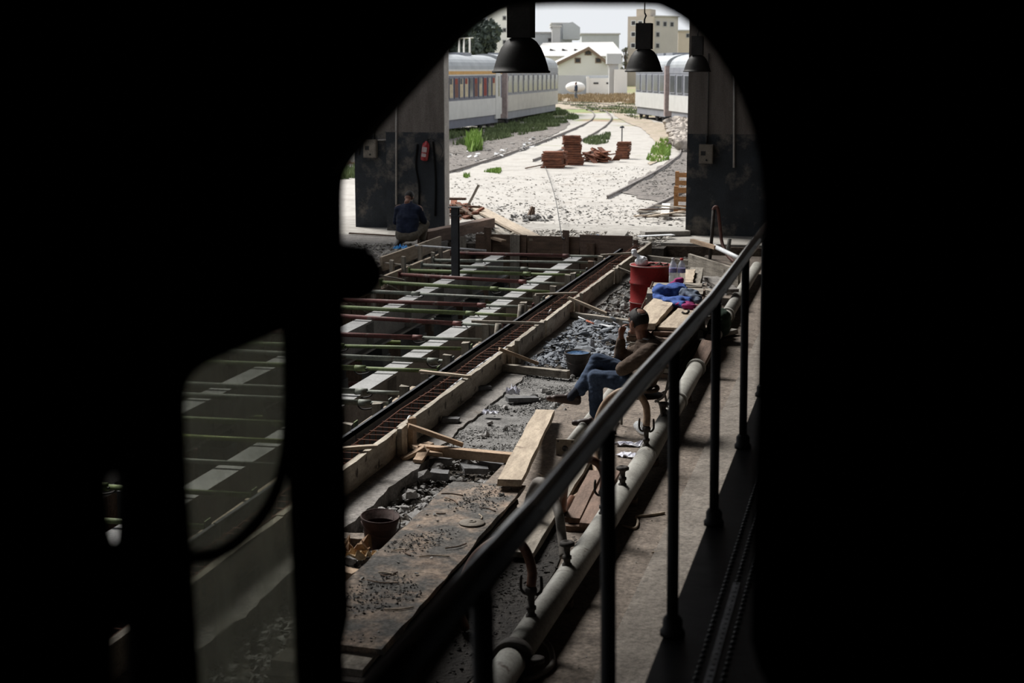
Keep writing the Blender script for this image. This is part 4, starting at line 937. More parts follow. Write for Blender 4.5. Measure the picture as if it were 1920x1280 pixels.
# standpipe and hose in front of the right pillar
b0_ = g(1331, 486, 0); Yp = b0_.y
obj('standpipe', MB().tube([(b0_.x, Yp, -.3), (b0_.x, Yp, 0), aY(1335, 440, Yp), aY(1338, 392, Yp)], .032, 10), iron_m, label='thin upright standpipe before the right pillar', cat='pipe')
obj('hose', MB().tube(curve([aY(1337, 394, Yp), aY(1341, 388, Yp), aY(1346, 393, Yp), aY(1350, 425, Yp), aY(1354, 455, Yp - .1), aY(1364, 478, Yp - .3), aY(1378, 492, Yp - .5)], 6), .032, 10), mat('brown_hose', (.13, .06, .05), rough=.6), label='dark brown hose hanging from the standpipe', cat='hose')
obj('standpipe', MB().tube([g(1363, 472, -.1), g(1365, 470, .0), aY(1368, 447, g(1365, 470).y)], .04, 10), pipe_m, label='short grey pipe stub before the right pillar', cat='pipe')
obj('pale_tube', MB().tube([g(1340, 462, .30), g(1392, 487, .28)], .04, 12), cable_w, label='pale blue-grey tube lying before the right pillar', cat='tube')
plank('wood_pole', g(1297, 451, .28), g(1342, 464, .3), .07, .07, wood_new, label='orange wooden pole butted to the pale tube', cat='pole')

# ================================================================== PEOPLE
skin_m = mat('tanned_skin', (.24, .12, .083), (.175, .085, .06), rough=.55, scale=9)
hair_m = mat('black_hair', (.012, .010, .009), (.006, .005, .005), rough=.6, scale=30, stretch=(1, 1, 4), bump=.5)
brown_j = mat('brown_jacket_cloth', (.098, .070, .053), (.065, .046, .035), rough=.95, scale=14)
denim = mat('blue_denim', (.048, .072, .122), (.024, .037, .068), rough=.95, scale=6, c3=(.08, .112, .175), sp=(.55, .68), sscale=5)
shoe_m = mat('brown_leather', (.055, .032, .028), (.03, .02, .018), rough=.5, scale=8)
sock_m = mat('navy_sock', (.012, .016, .03), rough=.9)
shirt_m = mat('grey_shirt_collar', (.42, .43, .46), (.32, .33, .36), rough=.9)
navy_m = mat('navy_sweater', (.013, .019, .042), (.008, .012, .028), rough=.95, scale=10)
khaki_m = mat('khaki_trousers', (.175, .155, .125), (.12, .105, .085), rough=.95, scale=8)
sole_m = mat('pale_sole', (.36, .35, .34), rough=.9)

def hand(w, d, n, s=1.0, curl=.5, flip=1):
    """palm, four fingers and a thumb from wrist w; d points along the hand, n out of its back"""
    w, d, n = V(w), V(d).normalized(), V(n).normalized(); sd = d.cross(n).normalized() * flip
    pc = w + d * .045 * s
    out = [(w, .026 * s, pc, .030 * s), ('e', pc + d * .02 * s, (.030 * s, .030 * s, .030 * s))]
    for i, (o, l) in enumerate(((-.030, .070), (-.010, .082), (.010, .078), (.030, .062))):
        a = pc + d * .035 * s + sd * o * s
        b = a + (d * math.cos(curl) - n * math.sin(curl)) * l * .5 * s
        c = b + (d * math.cos(curl * 2.2) - n * math.sin(curl * 2.2)) * l * .5 * s
        out += [(a - d * .02 * s, .0105 * s, b, .0095 * s), (b, .0095 * s, c, .008 * s)]
    a = w + d * .025 * s - sd * .03 * s; b = a - sd * .025 * s + d * .03 * s - n * .01; c = b + d * .03 * s - n * .015 * s
    out += [(a, .012 * s, b, .011 * s), (b, .011 * s, c, .009 * s)]
    return out
def head_shapes(c, R, s=1.0):
    """skull, jaw, nose, brow, ears; local +x is the face"""
    c = V(c); q = lambda x, y, z: c + R @ (V((x, y, z)) * s)
    RM = R
    return [('e', q(-.005, 0, .03), (.098 * s, .078 * s, .098 * s), RM), ('e', q(.025, 0, -.035), (.068 * s, .060 * s, .075 * s), RM), ('e', q(-.03, 0, -.01), (.075 * s, .07 * s, .08 * s), RM),
            (q(.083, 0, .01), .012 * s, q(.105, 0, -.022), .015 * s), (q(.06, .028, -.085), .024 * s, q(.06, -.028, -.085), .024 * s), (q(.075, -.035, .03), .014 * s, q(.075, .035, .03), .014 * s),
            (q(.078, -.02, -.052), .012 * s, q(.078, .02, -.052), .012 * s),
            ('e', q(-.005, .083, -.005), (.022 * s, .011 * s, .034 * s), RM), ('e', q(-.005, -.083, -.005), (.022 * s, .011 * s, .034 * s), RM),
            (q(-.02, 0, -.05), .056 * s, q(-.045, 0, -.13), .056 * s)]
def hair_cap(name, c, R, parent, keep, s=1.0, grow=1.07, W=None):
    """shell over the skull; keep(p) says where hair grows (p in head space)"""
    mb = MB(); n, m = 40, 26
    o = ell_mb((-.006, 0, .03), (.098 * grow, .078 * grow * 1.02, .098 * grow), None, 40)
    mb2 = MB(); nn = 40
    P = []
    prof = [(max(1e-6, math.cos(a)), math.sin(a)) for a in [-PI/2 + PI * i / 24 for i in range(25)]]
    idx = {}
    for i, (r, z) in enumerate(prof):
        for k in range(nn):
            a = 2 * PI * k / nn; P.append(V((-.006 + .098 * grow * r * math.cos(a), .08 * grow * r * math.sin(a), .03 + .098 * grow * z)))
    fs = []
    for i in range(24):
        for k in range(nn):
            l = (k + 1) % nn; q = (i*nn+k, i*nn+l, (i+1)*nn+l, (i+1)*nn+k)
            ce_ = sum((P[t] for t in q), V()) / 4
            if keep(ce_): fs.append(q)
    outer = [V(c) + R @ (p * s) for p in P]
    inner = [V(c) + R @ ((V((-.006, 0, .03)) + (p - V((-.006, 0, .03))) * .9) * s) for p in P]
    vs = outer + inner; off = len(P)
    f2 = list(fs) + [tuple(off + t for t in q[::-1]) for q in fs]
    ed = {}
    for q in fs:
        for a, b in zip(q, q[1:] + q[:1]): ed[(a, b)] = 1
    for (a, b) in ed:
        if (b, a) not in ed: f2.append((b, a, off + a, off + b))
    mb.add([(W @ p) if W else p for p in vs], f2, True)
    return obj(name, mb, hair_m, parent)
def eyes(c, R, parent, W, s=1.0):
    for y in (-.03, .03):
        p = V(c) + R @ (V((.083, y, .012)) * s)
        mb = MB(); mb.merge(ell_mb(p, (.011 * s,) * 3, None, 10)); mb.v = [tuple(W @ V(q)) for q in mb.v]
        obj('eye', mb, mat('dark_eye', (.03, .02, .015), rough=.2), parent)

# ---- the seated man with a cigarette (local: +x faces forward, +y his left, z up; origin on the floor under the hips)
foot = g(1100, 797, .06)
SM = empty('person', (foot.x + .50, foot.y + .10, 0), 'seated man in brown jacket and jeans, legs crossed, raising a cigarette', 'person', rz=math.radians(181))
W = WM[SM.name]
hipL, hipR = (-.0, .09, .50), (0, -.09, .51)
kneeL, ankL = (.41, .12, .55), (.40, .13, .155)
kneeR, ankR = (.415, -.01, .69), (.60, .12, .375)
shL, shR = (-.13, .185, .84), (-.11, -.185, .84)
elL, wrL = (.135, .235, .665), (.15, .02, .66)
elR, wrR = (.22, -.15, .69), (.20, -.10, .925)
hc = V((.02, -.01, 1.085)); HR = Mx.Rotation(math.radians(-38), 3, 'Z') @ Mx.Rotation(math.radians(6), 3, 'Y')
torso = [(hipL, .12, hipR, .12), ((-.02, 0, .52), .135, (-.10, 0, .68), .13), ((-.10, 0, .68), .13, (-.12, 0, .80), .14), ((-.12, .10, .80), .08, (-.12, -.10, .80), .08), ((-.11, 0, .84), .09, (-.03, 0, .98), .056)]
body = torso + [(hipL, .085, kneeL, .055), (kneeL, .052, ankL, .036), (hipR, .085, kneeR, .055), (kneeR, .052, ankR, .036), (shL, .055, elL, .042), (elL, .042, wrL, .028), (shR, .055, elR, .042), (elR, .042, wrR, .028),
        (shL, .06, shR, .06)]
body += head_shapes(hc, HR, 1.07) + hand(wrR, (-.02, .05, 1), (.9, -.3, .1), .98, .55) + hand(wrL, (.3, -1, .1), (.6, .3, .6), .95, .5)
body += [(ankL, .036, (.45, .13, .105), .035), (ankR, .036, (.655, .15, .34), .034)]
fuse('body', body, .0065, skin_m, SM, smooth=4)
eyes(hc, HR, SM, W, 1.07)
hair_cap('hair', hc, HR, SM, lambda p: p.z > (-.06 if p.x > -.05 else -.08) and p.x < (.06 if p.z > .06 else (.03 if p.z > .0 else -.005)) and (p - V((-.06, 0, .118))).length > .056, s=1.07, W=W, grow=1.075)
jk = [((-.06, 0, .72), .14, (-.06, 0, .85), .115), ((-.11, 0, .88), .09, (-.045, 0, .952), .066), ((-.11, .05, .70), .155, (-.14, .07, .80), .145), ((-.11, -.05, .70), .155, (-.14, -.07, .80), .145), ((-.01, .06, .53), .14, (-.01, -.06, .53), .14), ((-.03, 0, .55), .155, (-.11, 0, .69), .152), ((-.11, .03, .69), .145, (-.125, .04, .81), .135), ((-.11, -.03, .69), .145, (-.125, -.04, .81), .135),
      ((-.13, .10, .82), .085, (-.13, -.10, .82), .085), ((-.12, 0, .86), .095, (-.075, 0, .925), .072), (shL, .088, elL, .070), (elL, .070, (.15, .07, .655), .055), (shR, .085, elR, .064), (elR, .064, (.206, -.112, .875), .048), (shL, .085, shR, .085),
      ((.03, .13, .50), .055, (-.06, .15, .50), .06)]
fuse('jacket', jk, .010, brown_j, SM, smooth=4, bumpy=.010, bs=19)
obj('jacket_collar', MB().tube([W @ V((-.085 + .098 * math.cos(a), .092 * math.sin(a), .912 + .02 * math.cos(a))) for a in np.linspace(.6, 2 * PI - .6, 22)], .020, 8), brown_j, SM)
obj('jacket_hem', MB().tube([W @ V((-.02 + .158 * math.cos(a), .205 * math.sin(a), .455 + .02 * math.cos(a))) for a in np.linspace(.7, 2 * PI - .7, 26)], .022, 8), brown_j, SM)
tr = [((-.0, .08, .49), .125, (0, -.08, .50), .125), (hipL, .112, kneeL, .079), (kneeL, .078, (.405, .128, .20), .066), (hipR, .110, kneeR, .080), (kneeR, .079, (.57, .10, .415), .066)]
fuse('trousers', tr, .010, denim, SM, smooth=5, bumpy=.012, bs=12)
for nm, a, toe, heel, up in (('left', (.40, .13, .125), (.615, .14, .09), (.36, .13, .095), 0), ('right', (.635, .14, .35), (.865, .17, .33), (.59, .13, .305), 1)):
    fuse('shoe', [((heel[0], heel[1], heel[2]), .040, (toe[0], toe[1], toe[2]), .030), ((heel[0], heel[1], heel[2] + .03), .040, (a[0] + .05, a[1], a[2]), .036), ((a[0] + .06, a[1], a[2] - .01), .036, (toe[0] - .06, toe[1], toe[2] + .005), .036)], .008, shoe_m, SM, smooth=3, floor=(.058 if nm == 'left' else None))
fuse('sock', [(ankL, .043, (.405, .128, .20), .044)], .009, sock_m, SM, smooth=1); fuse('sock', [((.65, .148, .345), .046, (.575, .105, .425), .05)], .009, sock_m, SM, smooth=1)
cl = [V((-.075 + .088 * math.cos(a), .082 * math.sin(a), .935 + .018 * math.cos(a))) for a in np.linspace(.5, 2 * PI - .5, 22)]
obj('shirt_collar', MB().tube([W @ p for p in cl], .013, 8), shirt_m, SM)
hp = V(wrR) + V((-.01, .03, .11))
cg_ = [W @ (hp + V((.0, .01, 0))), W @ (hp + V((.09, -.02, .03)))]
obj('cigarette', MB().tube(cg_, .0045, 6), paper_m, label='white cigarette held in the seated man\'s raised hand', cat='cigarette')
# his chair: bent steel tube frame with a thin seat and back
CH = empty('chair', (WM[SM.name].translation.x, WM[SM.name].translation.y, 0), 'low steel tube chair under the seated man', 'chair', rz=math.radians(181))
WC = WM[CH.name]
ch_m = mat('worn_chair_steel', (.16, .14, .12), (.09, .08, .07), rough=.5, scale=9)
t = lambda *p: WC @ V(p)
seat = MB(); seat.merge(ell_mb((-.03, 0, .37), (.23, .215, .022), None, 20)); seat.v = [tuple(WC @ V(q)) for q in seat.v]
obj('seat', seat, mat('seat_vinyl', (.09, .055, .04), rough=.7), CH)
for s in (-1, 1):
    obj('leg', MB().tube(curve([t(.15, s * .19, .37), t(.19, s * .20, .34), t(.20, s * .21, .15), t(.20, s * .21, .012)], 4), .012, 8), ch_m, CH)
    obj('leg', MB().tube(curve([t(-.18, s * .19, .36), t(-.23, s * .20, .33), t(-.26, s * .21, .15), t(-.29, s * .21, .012)], 4), .012, 8), ch_m, CH)
    obj('back_post', MB().tube(curve([t(-.18, s * .19, .35), t(-.27, s * .20, .42), t(-.31, s * .20, .6), t(-.34, s * .19, .76)], 4), .012, 8), ch_m, CH)
obj('stretcher', MB().tube([t(.20, -.21, .15), t(.20, .21, .15)], .008, 6), ch_m, CH)
bk = MB().box((-.345, -.19, .60), (-.325, .19, .76)); bk.v = [tuple(WC @ V(q)) for q in bk.v]
obj('backrest', bk, wood_grey, CH)

# ---- the man crouching by the left pillar, back to us
cp = g(764, 462, 0)
CM = empty('person', (cp.x, cp.y, 0), 'crouching man in navy sweater and khaki trousers, back turned, by the left pillar', 'person', rz=math.radians(95))
W = WM[CM.name]; S = 1.12
sc = lambda L_: [tuple((tuple(c * S for c in e) if isinstance(e, (tuple, V)) else (e * S if isinstance(e, float) else e)) for e in s) for s in L_]
hcc = V((.20, .0, .86)) * S; HRc = Mx.Rotation(math.radians(-10), 3, 'Z') @ Mx.Rotation(math.radians(35), 3, 'Y')
b2 = [((0, .1, .26), .11, (0, -.1, .26), .11), ((0, 0, .30), .13, (.07, 0, .48), .14), ((.07, 0, .48), .14, (.13, 0, .66), .13), ((.13, .17, .68), .06, (.13, -.17, .68), .06), ((.14, 0, .70), .08, (.19, 0, .80), .055),
      ((0, .1, .26), .09, (.38, .17, .12), .06), ((.38, .17, .10), .055, (.02, .16, .06), .04), ((0, -.1, .26), .09, (.34, -.25, .37), .06), ((.34, -.25, .37), .055, (.22, -.22, .06), .04),
      ((.13, .2, .67), .055, (.20, .25, .42), .042), ((.20, .25, .42), .042, (.40, .12, .36), .03), ((.13, -.2, .67), .055, (.22, -.26, .44), .042), ((.22, -.26, .44), .042, (.42, -.1, .38), .03)]
fuse('body', sc(b2) + head_shapes(hcc, HRc, 1.05) + hand(V((.40, .12, .36)) * S, (1, -.3, -.3), (0, 0, 1), 1.0) + hand(V((.42, -.10, .38)) * S, (1, .3, -.3), (0, 0, 1), 1.0, flip=-1), .009, skin_m, CM, smooth=4)
eyes(hcc, HRc, CM, W, 1.05)
hair_cap('hair', hcc, HRc, CM, lambda p: (p.z > -.085 if p.x < -.01 else p.z > -.02) and (p.x < .035 or p.z > .085), s=1.05, W=W, grow=1.09)
fuse('sweater', sc([((.06, 0, .48), .16, (.12, 0, .66), .135), ((.11, .16, .655), .085, (.11, -.16, .655), .085), ((.14, 0, .69), .09, (.165, 0, .755), .075), ((0, .07, .27), .14, (0, -.07, .27), .14), ((0, .05, .30), .15, (.07, .07, .50), .145), ((0, -.05, .30), .15, (.07, -.07, .50), .145), ((.07, .06, .50), .145, (.13, .07, .64), .125), ((.07, -.06, .50), .145, (.13, -.07, .64), .125), ((.14, 0, .68), .10, (.17, 0, .745), .07),
      ((.12, .17, .65), .085, (.20, .25, .42), .066), ((.20, .25, .42), .066, (.37, .15, .37), .048), ((.12, -.17, .65), .085, (.22, -.26, .44), .066), ((.22, -.26, .44), .066, (.39, -.13, .385), .048)]), .014, navy_m, CM, smooth=5, bumpy=.014, bs=9)
fuse('trousers', sc([((-.01, .09, .22), .135, (-.01, -.09, .22), .135), ((0, .1, .24), .12, (.38, .17, .12), .085), ((.36, .17, .10), .08, (.06, .17, .08), .066), ((0, -.1, .24), .125, (.34, -.25, .37), .09), ((.34, -.25, .37), .085, (.24, -.22, .12), .066)]), .014, khaki_m, CM, smooth=5, bumpy=.012, bs=9, floor=.004)
for (a, b, rr) in (((.02, .15, .12), (-.10, .19, .03), .05), ((.17, -.22, .05), (.40, -.23, .04), .045)):
    fuse('shoe', sc([(a, rr, b, .045)]), .012, shoe_m, CM, smooth=2, floor=.003)
so = MB(); so.merge(cone_mb(V((-.035, .15, .13)) * S, .040 * S, V((-.15, .19, .045)) * S, .034 * S)); so.v = [tuple(W @ V(q)) for q in so.v]
obj('shoe_sole', so, sole_m, CM)

# ---- the far walker between the trains
wp = aD(1080, 188, 151)
FM = empty('person', wp, 'distant person in dark top and grey trousers walking between the trains', 'person', rz=math.radians(200))
fuse('body', [((0, .08, .95), .12, (0, -.08, .95), .12), ((0, 0, .95), .13, (0, 0, 1.38), .15), ((0, .18, 1.40), .06, (0, -.18, 1.40), .06), ((0, 0, 1.45), .06, (.02, 0, 1.55), .055), ('e', (.03, 0, 1.66), (.10, .08, .125)), ((0, .1, .92), .09, (.12, .1, .5), .06), ((.12, .1, .5), .055, (.05, .1, .06), .04),
      ((0, -.1, .92), .09, (-.02, -.1, .5), .06), ((-.02, -.1, .5), .055, (-.2, -.1, .08), .04), ((0, .2, 1.40), .055, (-.02, .26, 1.12), .045), ((-.02, .26, 1.12), .04, (.1, .24, .9), .035), ((0, -.2, 1.40), .055, (.02, -.26, 1.12), .045), ((.02, -.26, 1.12), .04, (.15, -.24, .92), .035)], .025, skin_m, FM, smooth=3)
fuse('jacket', [((0, .06, .95), .14, (0, -.06, .95), .14), ((0, .04, .98), .15, (0, .06, 1.36), .15), ((0, -.04, .98), .15, (0, -.06, 1.36), .15), ((0, .18, 1.38), .085, (-.02, .26, 1.12), .065), ((-.02, .26, 1.12), .06, (.08, .245, .95), .05), ((0, -.18, 1.38), .085, (.02, -.26, 1.12), .065), ((.02, -.26, 1.12), .06, (.13, -.245, .96), .05)], .025, mat('dark_blue_top', (.03, .045, .075), rough=.9), FM, smooth=3)
fuse('trousers', [((0, .07, .9), .13, (0, -.07, .9), .13), ((0, .1, .88), .11, (.12, .1, .5), .085), ((.12, .1, .5), .08, (.06, .1, .12), .065), ((0, -.1, .88), .11, (-.02, -.1, .5), .085), ((-.02, -.1, .5), .08, (-.18, -.1, .14), .065)], .025, mat('grey_trousers', (.16, .18, .20), rough=.9), FM, smooth=3)
fuse('hair', [('e', (.0, 0, 1.70), (.105, .088, .10))], .025, hair_m, FM, smooth=2)

# ================================================================== LAMPS AND WALL FIXTURES
def lamp(pos, label, R_=.25, long=False):
    z0 = pos.z
    root = empty('pendant_lamp', (pos.x, pos.y, z0), label, 'lamp', 'industrial pendant lamps')
    T = Mx.Translation(pos)
    sh = [(R_, .0), (R_ + .012, .004), (R_ + .012, .018), (R_ - .002, .024), (R_ * .96, .06), (R_ * .86, .14), (R_ * .72, .22), (R_ * .56, .275), (R_ * .40, .305), (R_ * .34, .31)]
    sh2 = [(r - .008, z) for r, z in sh[::-1]]
    obj('lamp_shade', MB().lathe(sh + [(R_ * .30, .312)] + sh2[1:-2] + [(R_ - .01, .004)], T, 36), lamp_m, root)
    obj('bulb', MB().merge(ell_mb(pos + V((0, 0, .16)), (.06, .06, .09))), mat('unlit_bulb', (.5, .5, .48), rough=.3), root)
    w = .105
    h1 = .31; h2 = 1.05 if long else .66
    mb = MB().box((pos.x - w, pos.y - w, z0 + h1), (pos.x + w, pos.y + w, z0 + h2))
    hs_ = obj('gear_housing', mb, lamp_m, root)
    for k in range(3):
        obj('vent_slot', MB().box((pos.x - w * .65, pos.y - w - .004, z0 + h2 - .10 - k * .05), (pos.x + w * .3, pos.y - w, z0 + h2 - .085 - k * .05)), steel_black, hs_)
    obj('hook', MB().tube([pos + V((0, 0, h2)), pos + V((.0, 0, h2 + .05)), pos + V((.02, 0, h2 + .1)), pos + V((0, 0, h2 + .14))], .012, 6), steel_black, root)
    obj('cable', MB().tube([pos + V((0, 0, h2 + .13)), pos + V((.01, 0, 5.5 - z0)), pos + V((0, 0, 8.0 - z0))], .009, 6), steel_black, root)
lamp(aD(977, 137, 13.6), 'nearest black bell lamp hanging before the left train', long=True)
lamp(aD(1207, 135, 21.0), 'middle black bell lamp hanging before the cream tower')
lamp(aD(1307, 135, 28.4), 'farthest black bell lamp hanging before the right pillar')
box_m = mat('beige_box_paint', (.20, .175, .145), (.15, .13, .108), rough=.6, scale=6)
def ebox(px, py, Y, w, h, label):
    p = aY(px, py, Y)
    r = empty('switch_box', (p.x, Y, p.z - h / 2), label, 'switch box', 'electrical boxes on the pillars')
    obj('casing', MB().box((p.x - w / 2, Y - .16, p.z - h / 2), (p.x + w / 2, Y, p.z + h / 2)), box_m, r)
    obj('door', MB().box((p.x - w / 2 + .015, Y - .17, p.z - h / 2 + .015), (p.x + w / 2 - .015, Y - .16, p.z + h / 2 - .015)), box_m, r)
    obj('meter_window', MB().box((p.x - w * .36, Y - .174, p.z - .03), (p.x - w * .02, Y - .17, p.z + .06)), steel_black, r)
    obj('knob', MB().lathe([(.022, 0), (.018, .02), (.001, .022)], Mx.Translation(V((p.x + w * .05, Y - .17, p.z - h * .32))) @ Mx.Rotation(PI / 2, 4, 'X'), 12), steel_black, r)
    obj('conduit_stub', MB().tube([(p.x, Y - .07, p.z + h / 2), (p.x, Y - .07, p.z + h / 2 + .18)], .02, 8), wire_dark, r)
ebox(697, 278, 32.45, .29, .40, 'beige electrical box on the left pillar')
ebox(1325, 288, 32.5, .29, .40, 'beige electrical box on the right pillar')
obj('grey_conduit', MB().tube([aY(707, 263, 32.43), aY(724, 262, 32.43)], .02, 8), jamb_m, label='short pale conduit beside the left electrical box', cat='conduit')
# fire extinguisher
ex = aY(795, 283, 31.8)
red_m = mat('extinguisher_red', (.36, .025, .03), (.28, .02, .025), rough=.35, scale=5, spec=.5)
r = empty('fire_extinguisher', (ex.x, ex.y, ex.z - .22), 'red fire extinguisher hanging on the left pillar', 'fire extinguisher')
Me = Mx.Translation(V((ex.x, ex.y, ex.z - .21))) @ Mx.Rotation(math.radians(8), 4, 'Y')
body_ = obj('cylinder', MB().lathe([(.001, 0), (.05, .0), (.078, .02), (.082, .05), (.082, .32), (.07, .37), (.035, .405), (.03, .43), (.001, .43)], Me, 24), red_m, r)
wl_m = mat('white_label', (.55, .45, .45), (.42, .33, .33), rough=.6)
obj('label_panel', MB().box((-.052, -.088, .19), (.052, -.074, .30), Me), wl_m, body_); obj('label_panel', MB().box((-.05, -.088, .09), (.05, -.074, .16), Me), wl_m, body_)
obj('valve_head', MB().box((-.025, -.025, .43), (.025, .025, .48), Me).box((-.09, -.012, .47), (.05, .012, .49), Me), steel_black, r)
obj('extinguisher_hose', MB().tube(curve([Me @ V((.03, 0, .46)), Me @ V((.12, 0, .50)), aY(826, 270, 31.82), aY(830, 285, 31.82), aY(821, 303, 31.82)], 5), .012, 8), steel_black, r)
obj('bracket', MB().box((ex.x - .05, ex.y + .05, ex.z - .1), (ex.x + .05, 31.9, ex.z + .1)), steel_black, r)
for (pts, lb) in ((((812, 265), (815, 300), (817, 345), (816, 405)), 'black cable hanging right of the fire extinguisher'), (((783, 270), (780, 310), (786, 350), (785, 400)), 'black cable hanging left of the fire extinguisher')):
    obj('wall_cable', MB().tube(curve([aY(x, y, 31.87) for x, y in pts], 5), .022, 8), rubber_m, label=lb, cat='cable')

# ================================================================== OUTSIDE: ground, tracks, scrap
rnd = random.Random(41)
def gz(x, y):
    t = max(0.0, min(1.0, (y - 80) / 70)); t = t * t * (3 - 2 * t)
    z = .42 * t + .05 * mnoise.noise(V((x * .35, y * .35, 0))) + .02 * mnoise.noise(V((x * 1.7, y * 1.7, 3)))
    return z * min(1, max(0.02, (y - 34) / 3)) - .02
nx, ny = 150, 200
xs = np.concatenate([np.linspace(-150, -40, 26)[:-1], np.linspace(-40, 6, 100), np.linspace(6, 90, 26)[1:]]); ys_ = 34.0 + (np.linspace(0, 1, 220) ** 2.2) * 420
vs = [(float(x), float(y), gz(x, y)) for y in ys_ for x in xs]; n = len(xs)
fs = [(j*n+i, j*n+i+1, (j+1)*n+i+1, (j+1)*n+i) for j in range(len(ys_) - 1) for i in range(n - 1)]
sand = mat('pale_sandy_ground', (.43, .412, .385), (.29, .272, .25), scale=.9, bump=.6, bscale=7, c3=(.24, .215, .19), sp=(.53, .70), sscale=.9, bdist=.06)
def ground_mat():
    m = sand; nt = m.node_tree; N = nt.nodes; L = nt.links
    b = N['Principled BSDF']; src = b.inputs['Base Color'].links[0].from_socket
    tc = N.new('ShaderNodeTexCoord'); sx = N.new('ShaderNodeSeparateXYZ'); L.new(tc.outputs['Object'], sx.inputs[0])
    nz = N.new('ShaderNodeTexNoise'); nz.inputs['Scale'].default_value = .16; nz.inputs['Detail'].default_value = 5; L.new(tc.outputs['Object'], nz.inputs['Vector'])
    mr = N.new('ShaderNodeMapRange'); mr.inputs[1].default_value = 62; mr.inputs[2].default_value = 150; L.new(sx.outputs[1], mr.inputs[0])
    ad = N.new('ShaderNodeMath'); ad.operation = 'MULTIPLY_ADD'; ad.inputs[1].default_value = .34; L.new(mr.outputs[0], ad.inputs[0]); L.new(nz.outputs[0], ad.inputs[2])
    rp = N.new('ShaderNodeValToRGB'); rp.color_ramp.elements[0].position = .66; rp.color_ramp.elements[1].position = .78
    rp.color_ramp.elements[0].color = (0, 0, 0, 1); L.new(ad.outputs[0], rp.inputs[0])
    nz2_ = N.new('ShaderNodeTexNoise'); nz2_.inputs['Scale'].default_value = .35; L.new(tc.outputs['Object'], nz2_.inputs['Vector'])
    rc = N.new('ShaderNodeValToRGB'); rc.color_ramp.elements[0].position = .42; rc.color_ramp.elements[1].position = .58
    rc.color_ramp.elements[0].color = (.26, .19, .13, 1); rc.color_ramp.elements[1].color = (.17, .22, .08, 1); L.new(nz2_.outputs[0], rc.inputs[0])
    mx = N.new('ShaderNodeMix'); mx.data_type = 'RGBA'; L.new(rp.outputs[0], mx.inputs[0]); L.new(src, mx.inputs[6]); L.new(rc.outputs[0], mx.inputs[7])
    L.new(mx.outputs[2], b.inputs['Base Color'])
ground_mat()
mb = MB(); mb.add(vs, fs, True)
struct('floor_yard', mb, sand, 'pale sandy yard outside the doorway')
def G(px, py, dz=0.0):                            # photo point on the yard
    p = g(px, py, 0)
    for _ in range(4): p = g(px, py, gz(p.x, p.y))
    return V((p.x, p.y, p.z + dz))
# dark ballast strips
ballast = mat('dark_ballast', (.17, .155, .14), (.08, .075, .07), scale=4, bump=.5)
def strip_scatter(name, poly, n, size, m, label, shapes=PEBBLES, cat='stones', dz=0.0):
    P = [G(*q) for q in poly]
    def inside(x, y):
        c = False; j = len(P) - 1
        for i in range(len(P)):
            if (P[i].y > y) != (P[j].y > y) and x < (P[j].x - P[i].x) * (y - P[i].y) / (P[j].y - P[i].y) + P[i].x: c = not c
            j = i
        return c
    x0, x1, y0, y1 = min(p.x for p in P), max(p.x for p in P), min(p.y for p in P), max(p.y for p in P)
    def place(r):
        for _ in range(30):
            x, y = r.uniform(x0, x1), r.uniform(y0, y1)
            if inside(x, y): return (x, y, gz(x, y) + dz)
    return obj(name, scatter(n, place, size, shapes, rnd), m, label=label, cat=cat, kind='stuff')
strip_scatter('ballast_stones', [(843, 270), (940, 265), (1035, 252), (1050, 258), (930, 298), (843, 325)], 2600, lambda r: r.uniform(.04, .15), ballast, 'dark ballast and litter beside the left track')
strip_scatter('ballast_stones', [(1190, 345), (1288, 295), (1288, 380), (1215, 375)], 1300, lambda r: r.uniform(.05, .18), ballast, 'dark ballast beside the right rail')
strip_scatter('yard_stones', [(845, 335), (1020, 330), (1180, 310), (1280, 330), (1283, 430), (850, 432)], 1500, lambda r: r.uniform(.03, .13), gravel_p, 'loose stones strewn over the pale yard')
strip_scatter('yard_dirt', [(900, 380), (1150, 385), (1283, 385), (1283, 436), (880, 436)], 700, lambda r: r.uniform(.03, .14), gravel_d, 'dark crumbs strewn near the depot doorway', FLATS)
strip_scatter('yard_litter', [(843, 290), (900, 285), (1000, 262), (1050, 262), (940, 300), (843, 320)], 35, lambda r: r.uniform(.1, .35), mat('pale_litter', (.7, .7, .7), (.5, .5, .52), scale=3), 'pale litter along the left track', FLATS, 'litter', .1)
strip_scatter('rubble_heap', [(1250, 240), (1288, 232), (1290, 285), (1268, 285)], 260, lambda r: r.uniform(.3, 1.0), mat('mixed_rubble', (.50, .45, .40), (.12, .10, .09), scale=1.2), 'heap of mixed rubble beside the right pillar', ROCKS, 'rubble heap', .35)
# trodden dirt patches lying on the sand
def dirt(poly, m, label, dz=.02):
    P = curve([V((q.x, q.y, 0)) for q in [G(*p) for p in poly]], 8, closed=True)
    P = [(p.x + .25 * mnoise.noise(V((p.x * 2, p.y, 1))), p.y + .5 * mnoise.noise(V((p.x, p.y * .8, 5)))) for p in P]
    bm = bmesh.new(); vv = [bm.verts.new((x, y, 0)) for x, y in P]; f = bm.faces.new(vv); bmesh.ops.triangulate(bm, faces=[f])
    bmesh.ops.subdivide_edges(bm, edges=bm.edges[:], cuts=2)
    mb = MB(); bm.verts.index_update(); mb.add([(v.co.x, v.co.y, gz(v.co.x, v.co.y) + dz) for v in bm.verts], [tuple(v.index for v in f.verts) for f in bm.faces], True); bm.free()
    obj('dirt_patch', mb, m, label=label, cat='dirt', kind='stuff')
dirt_d = mat('trodden_dark_dirt', (.17, .15, .135), (.09, .08, .075), scale=3, bump=.6, bscale=8, c3=(.36, .34, .31), sp=(.60, .70), sscale=2.2, speck=.4, sks=9)
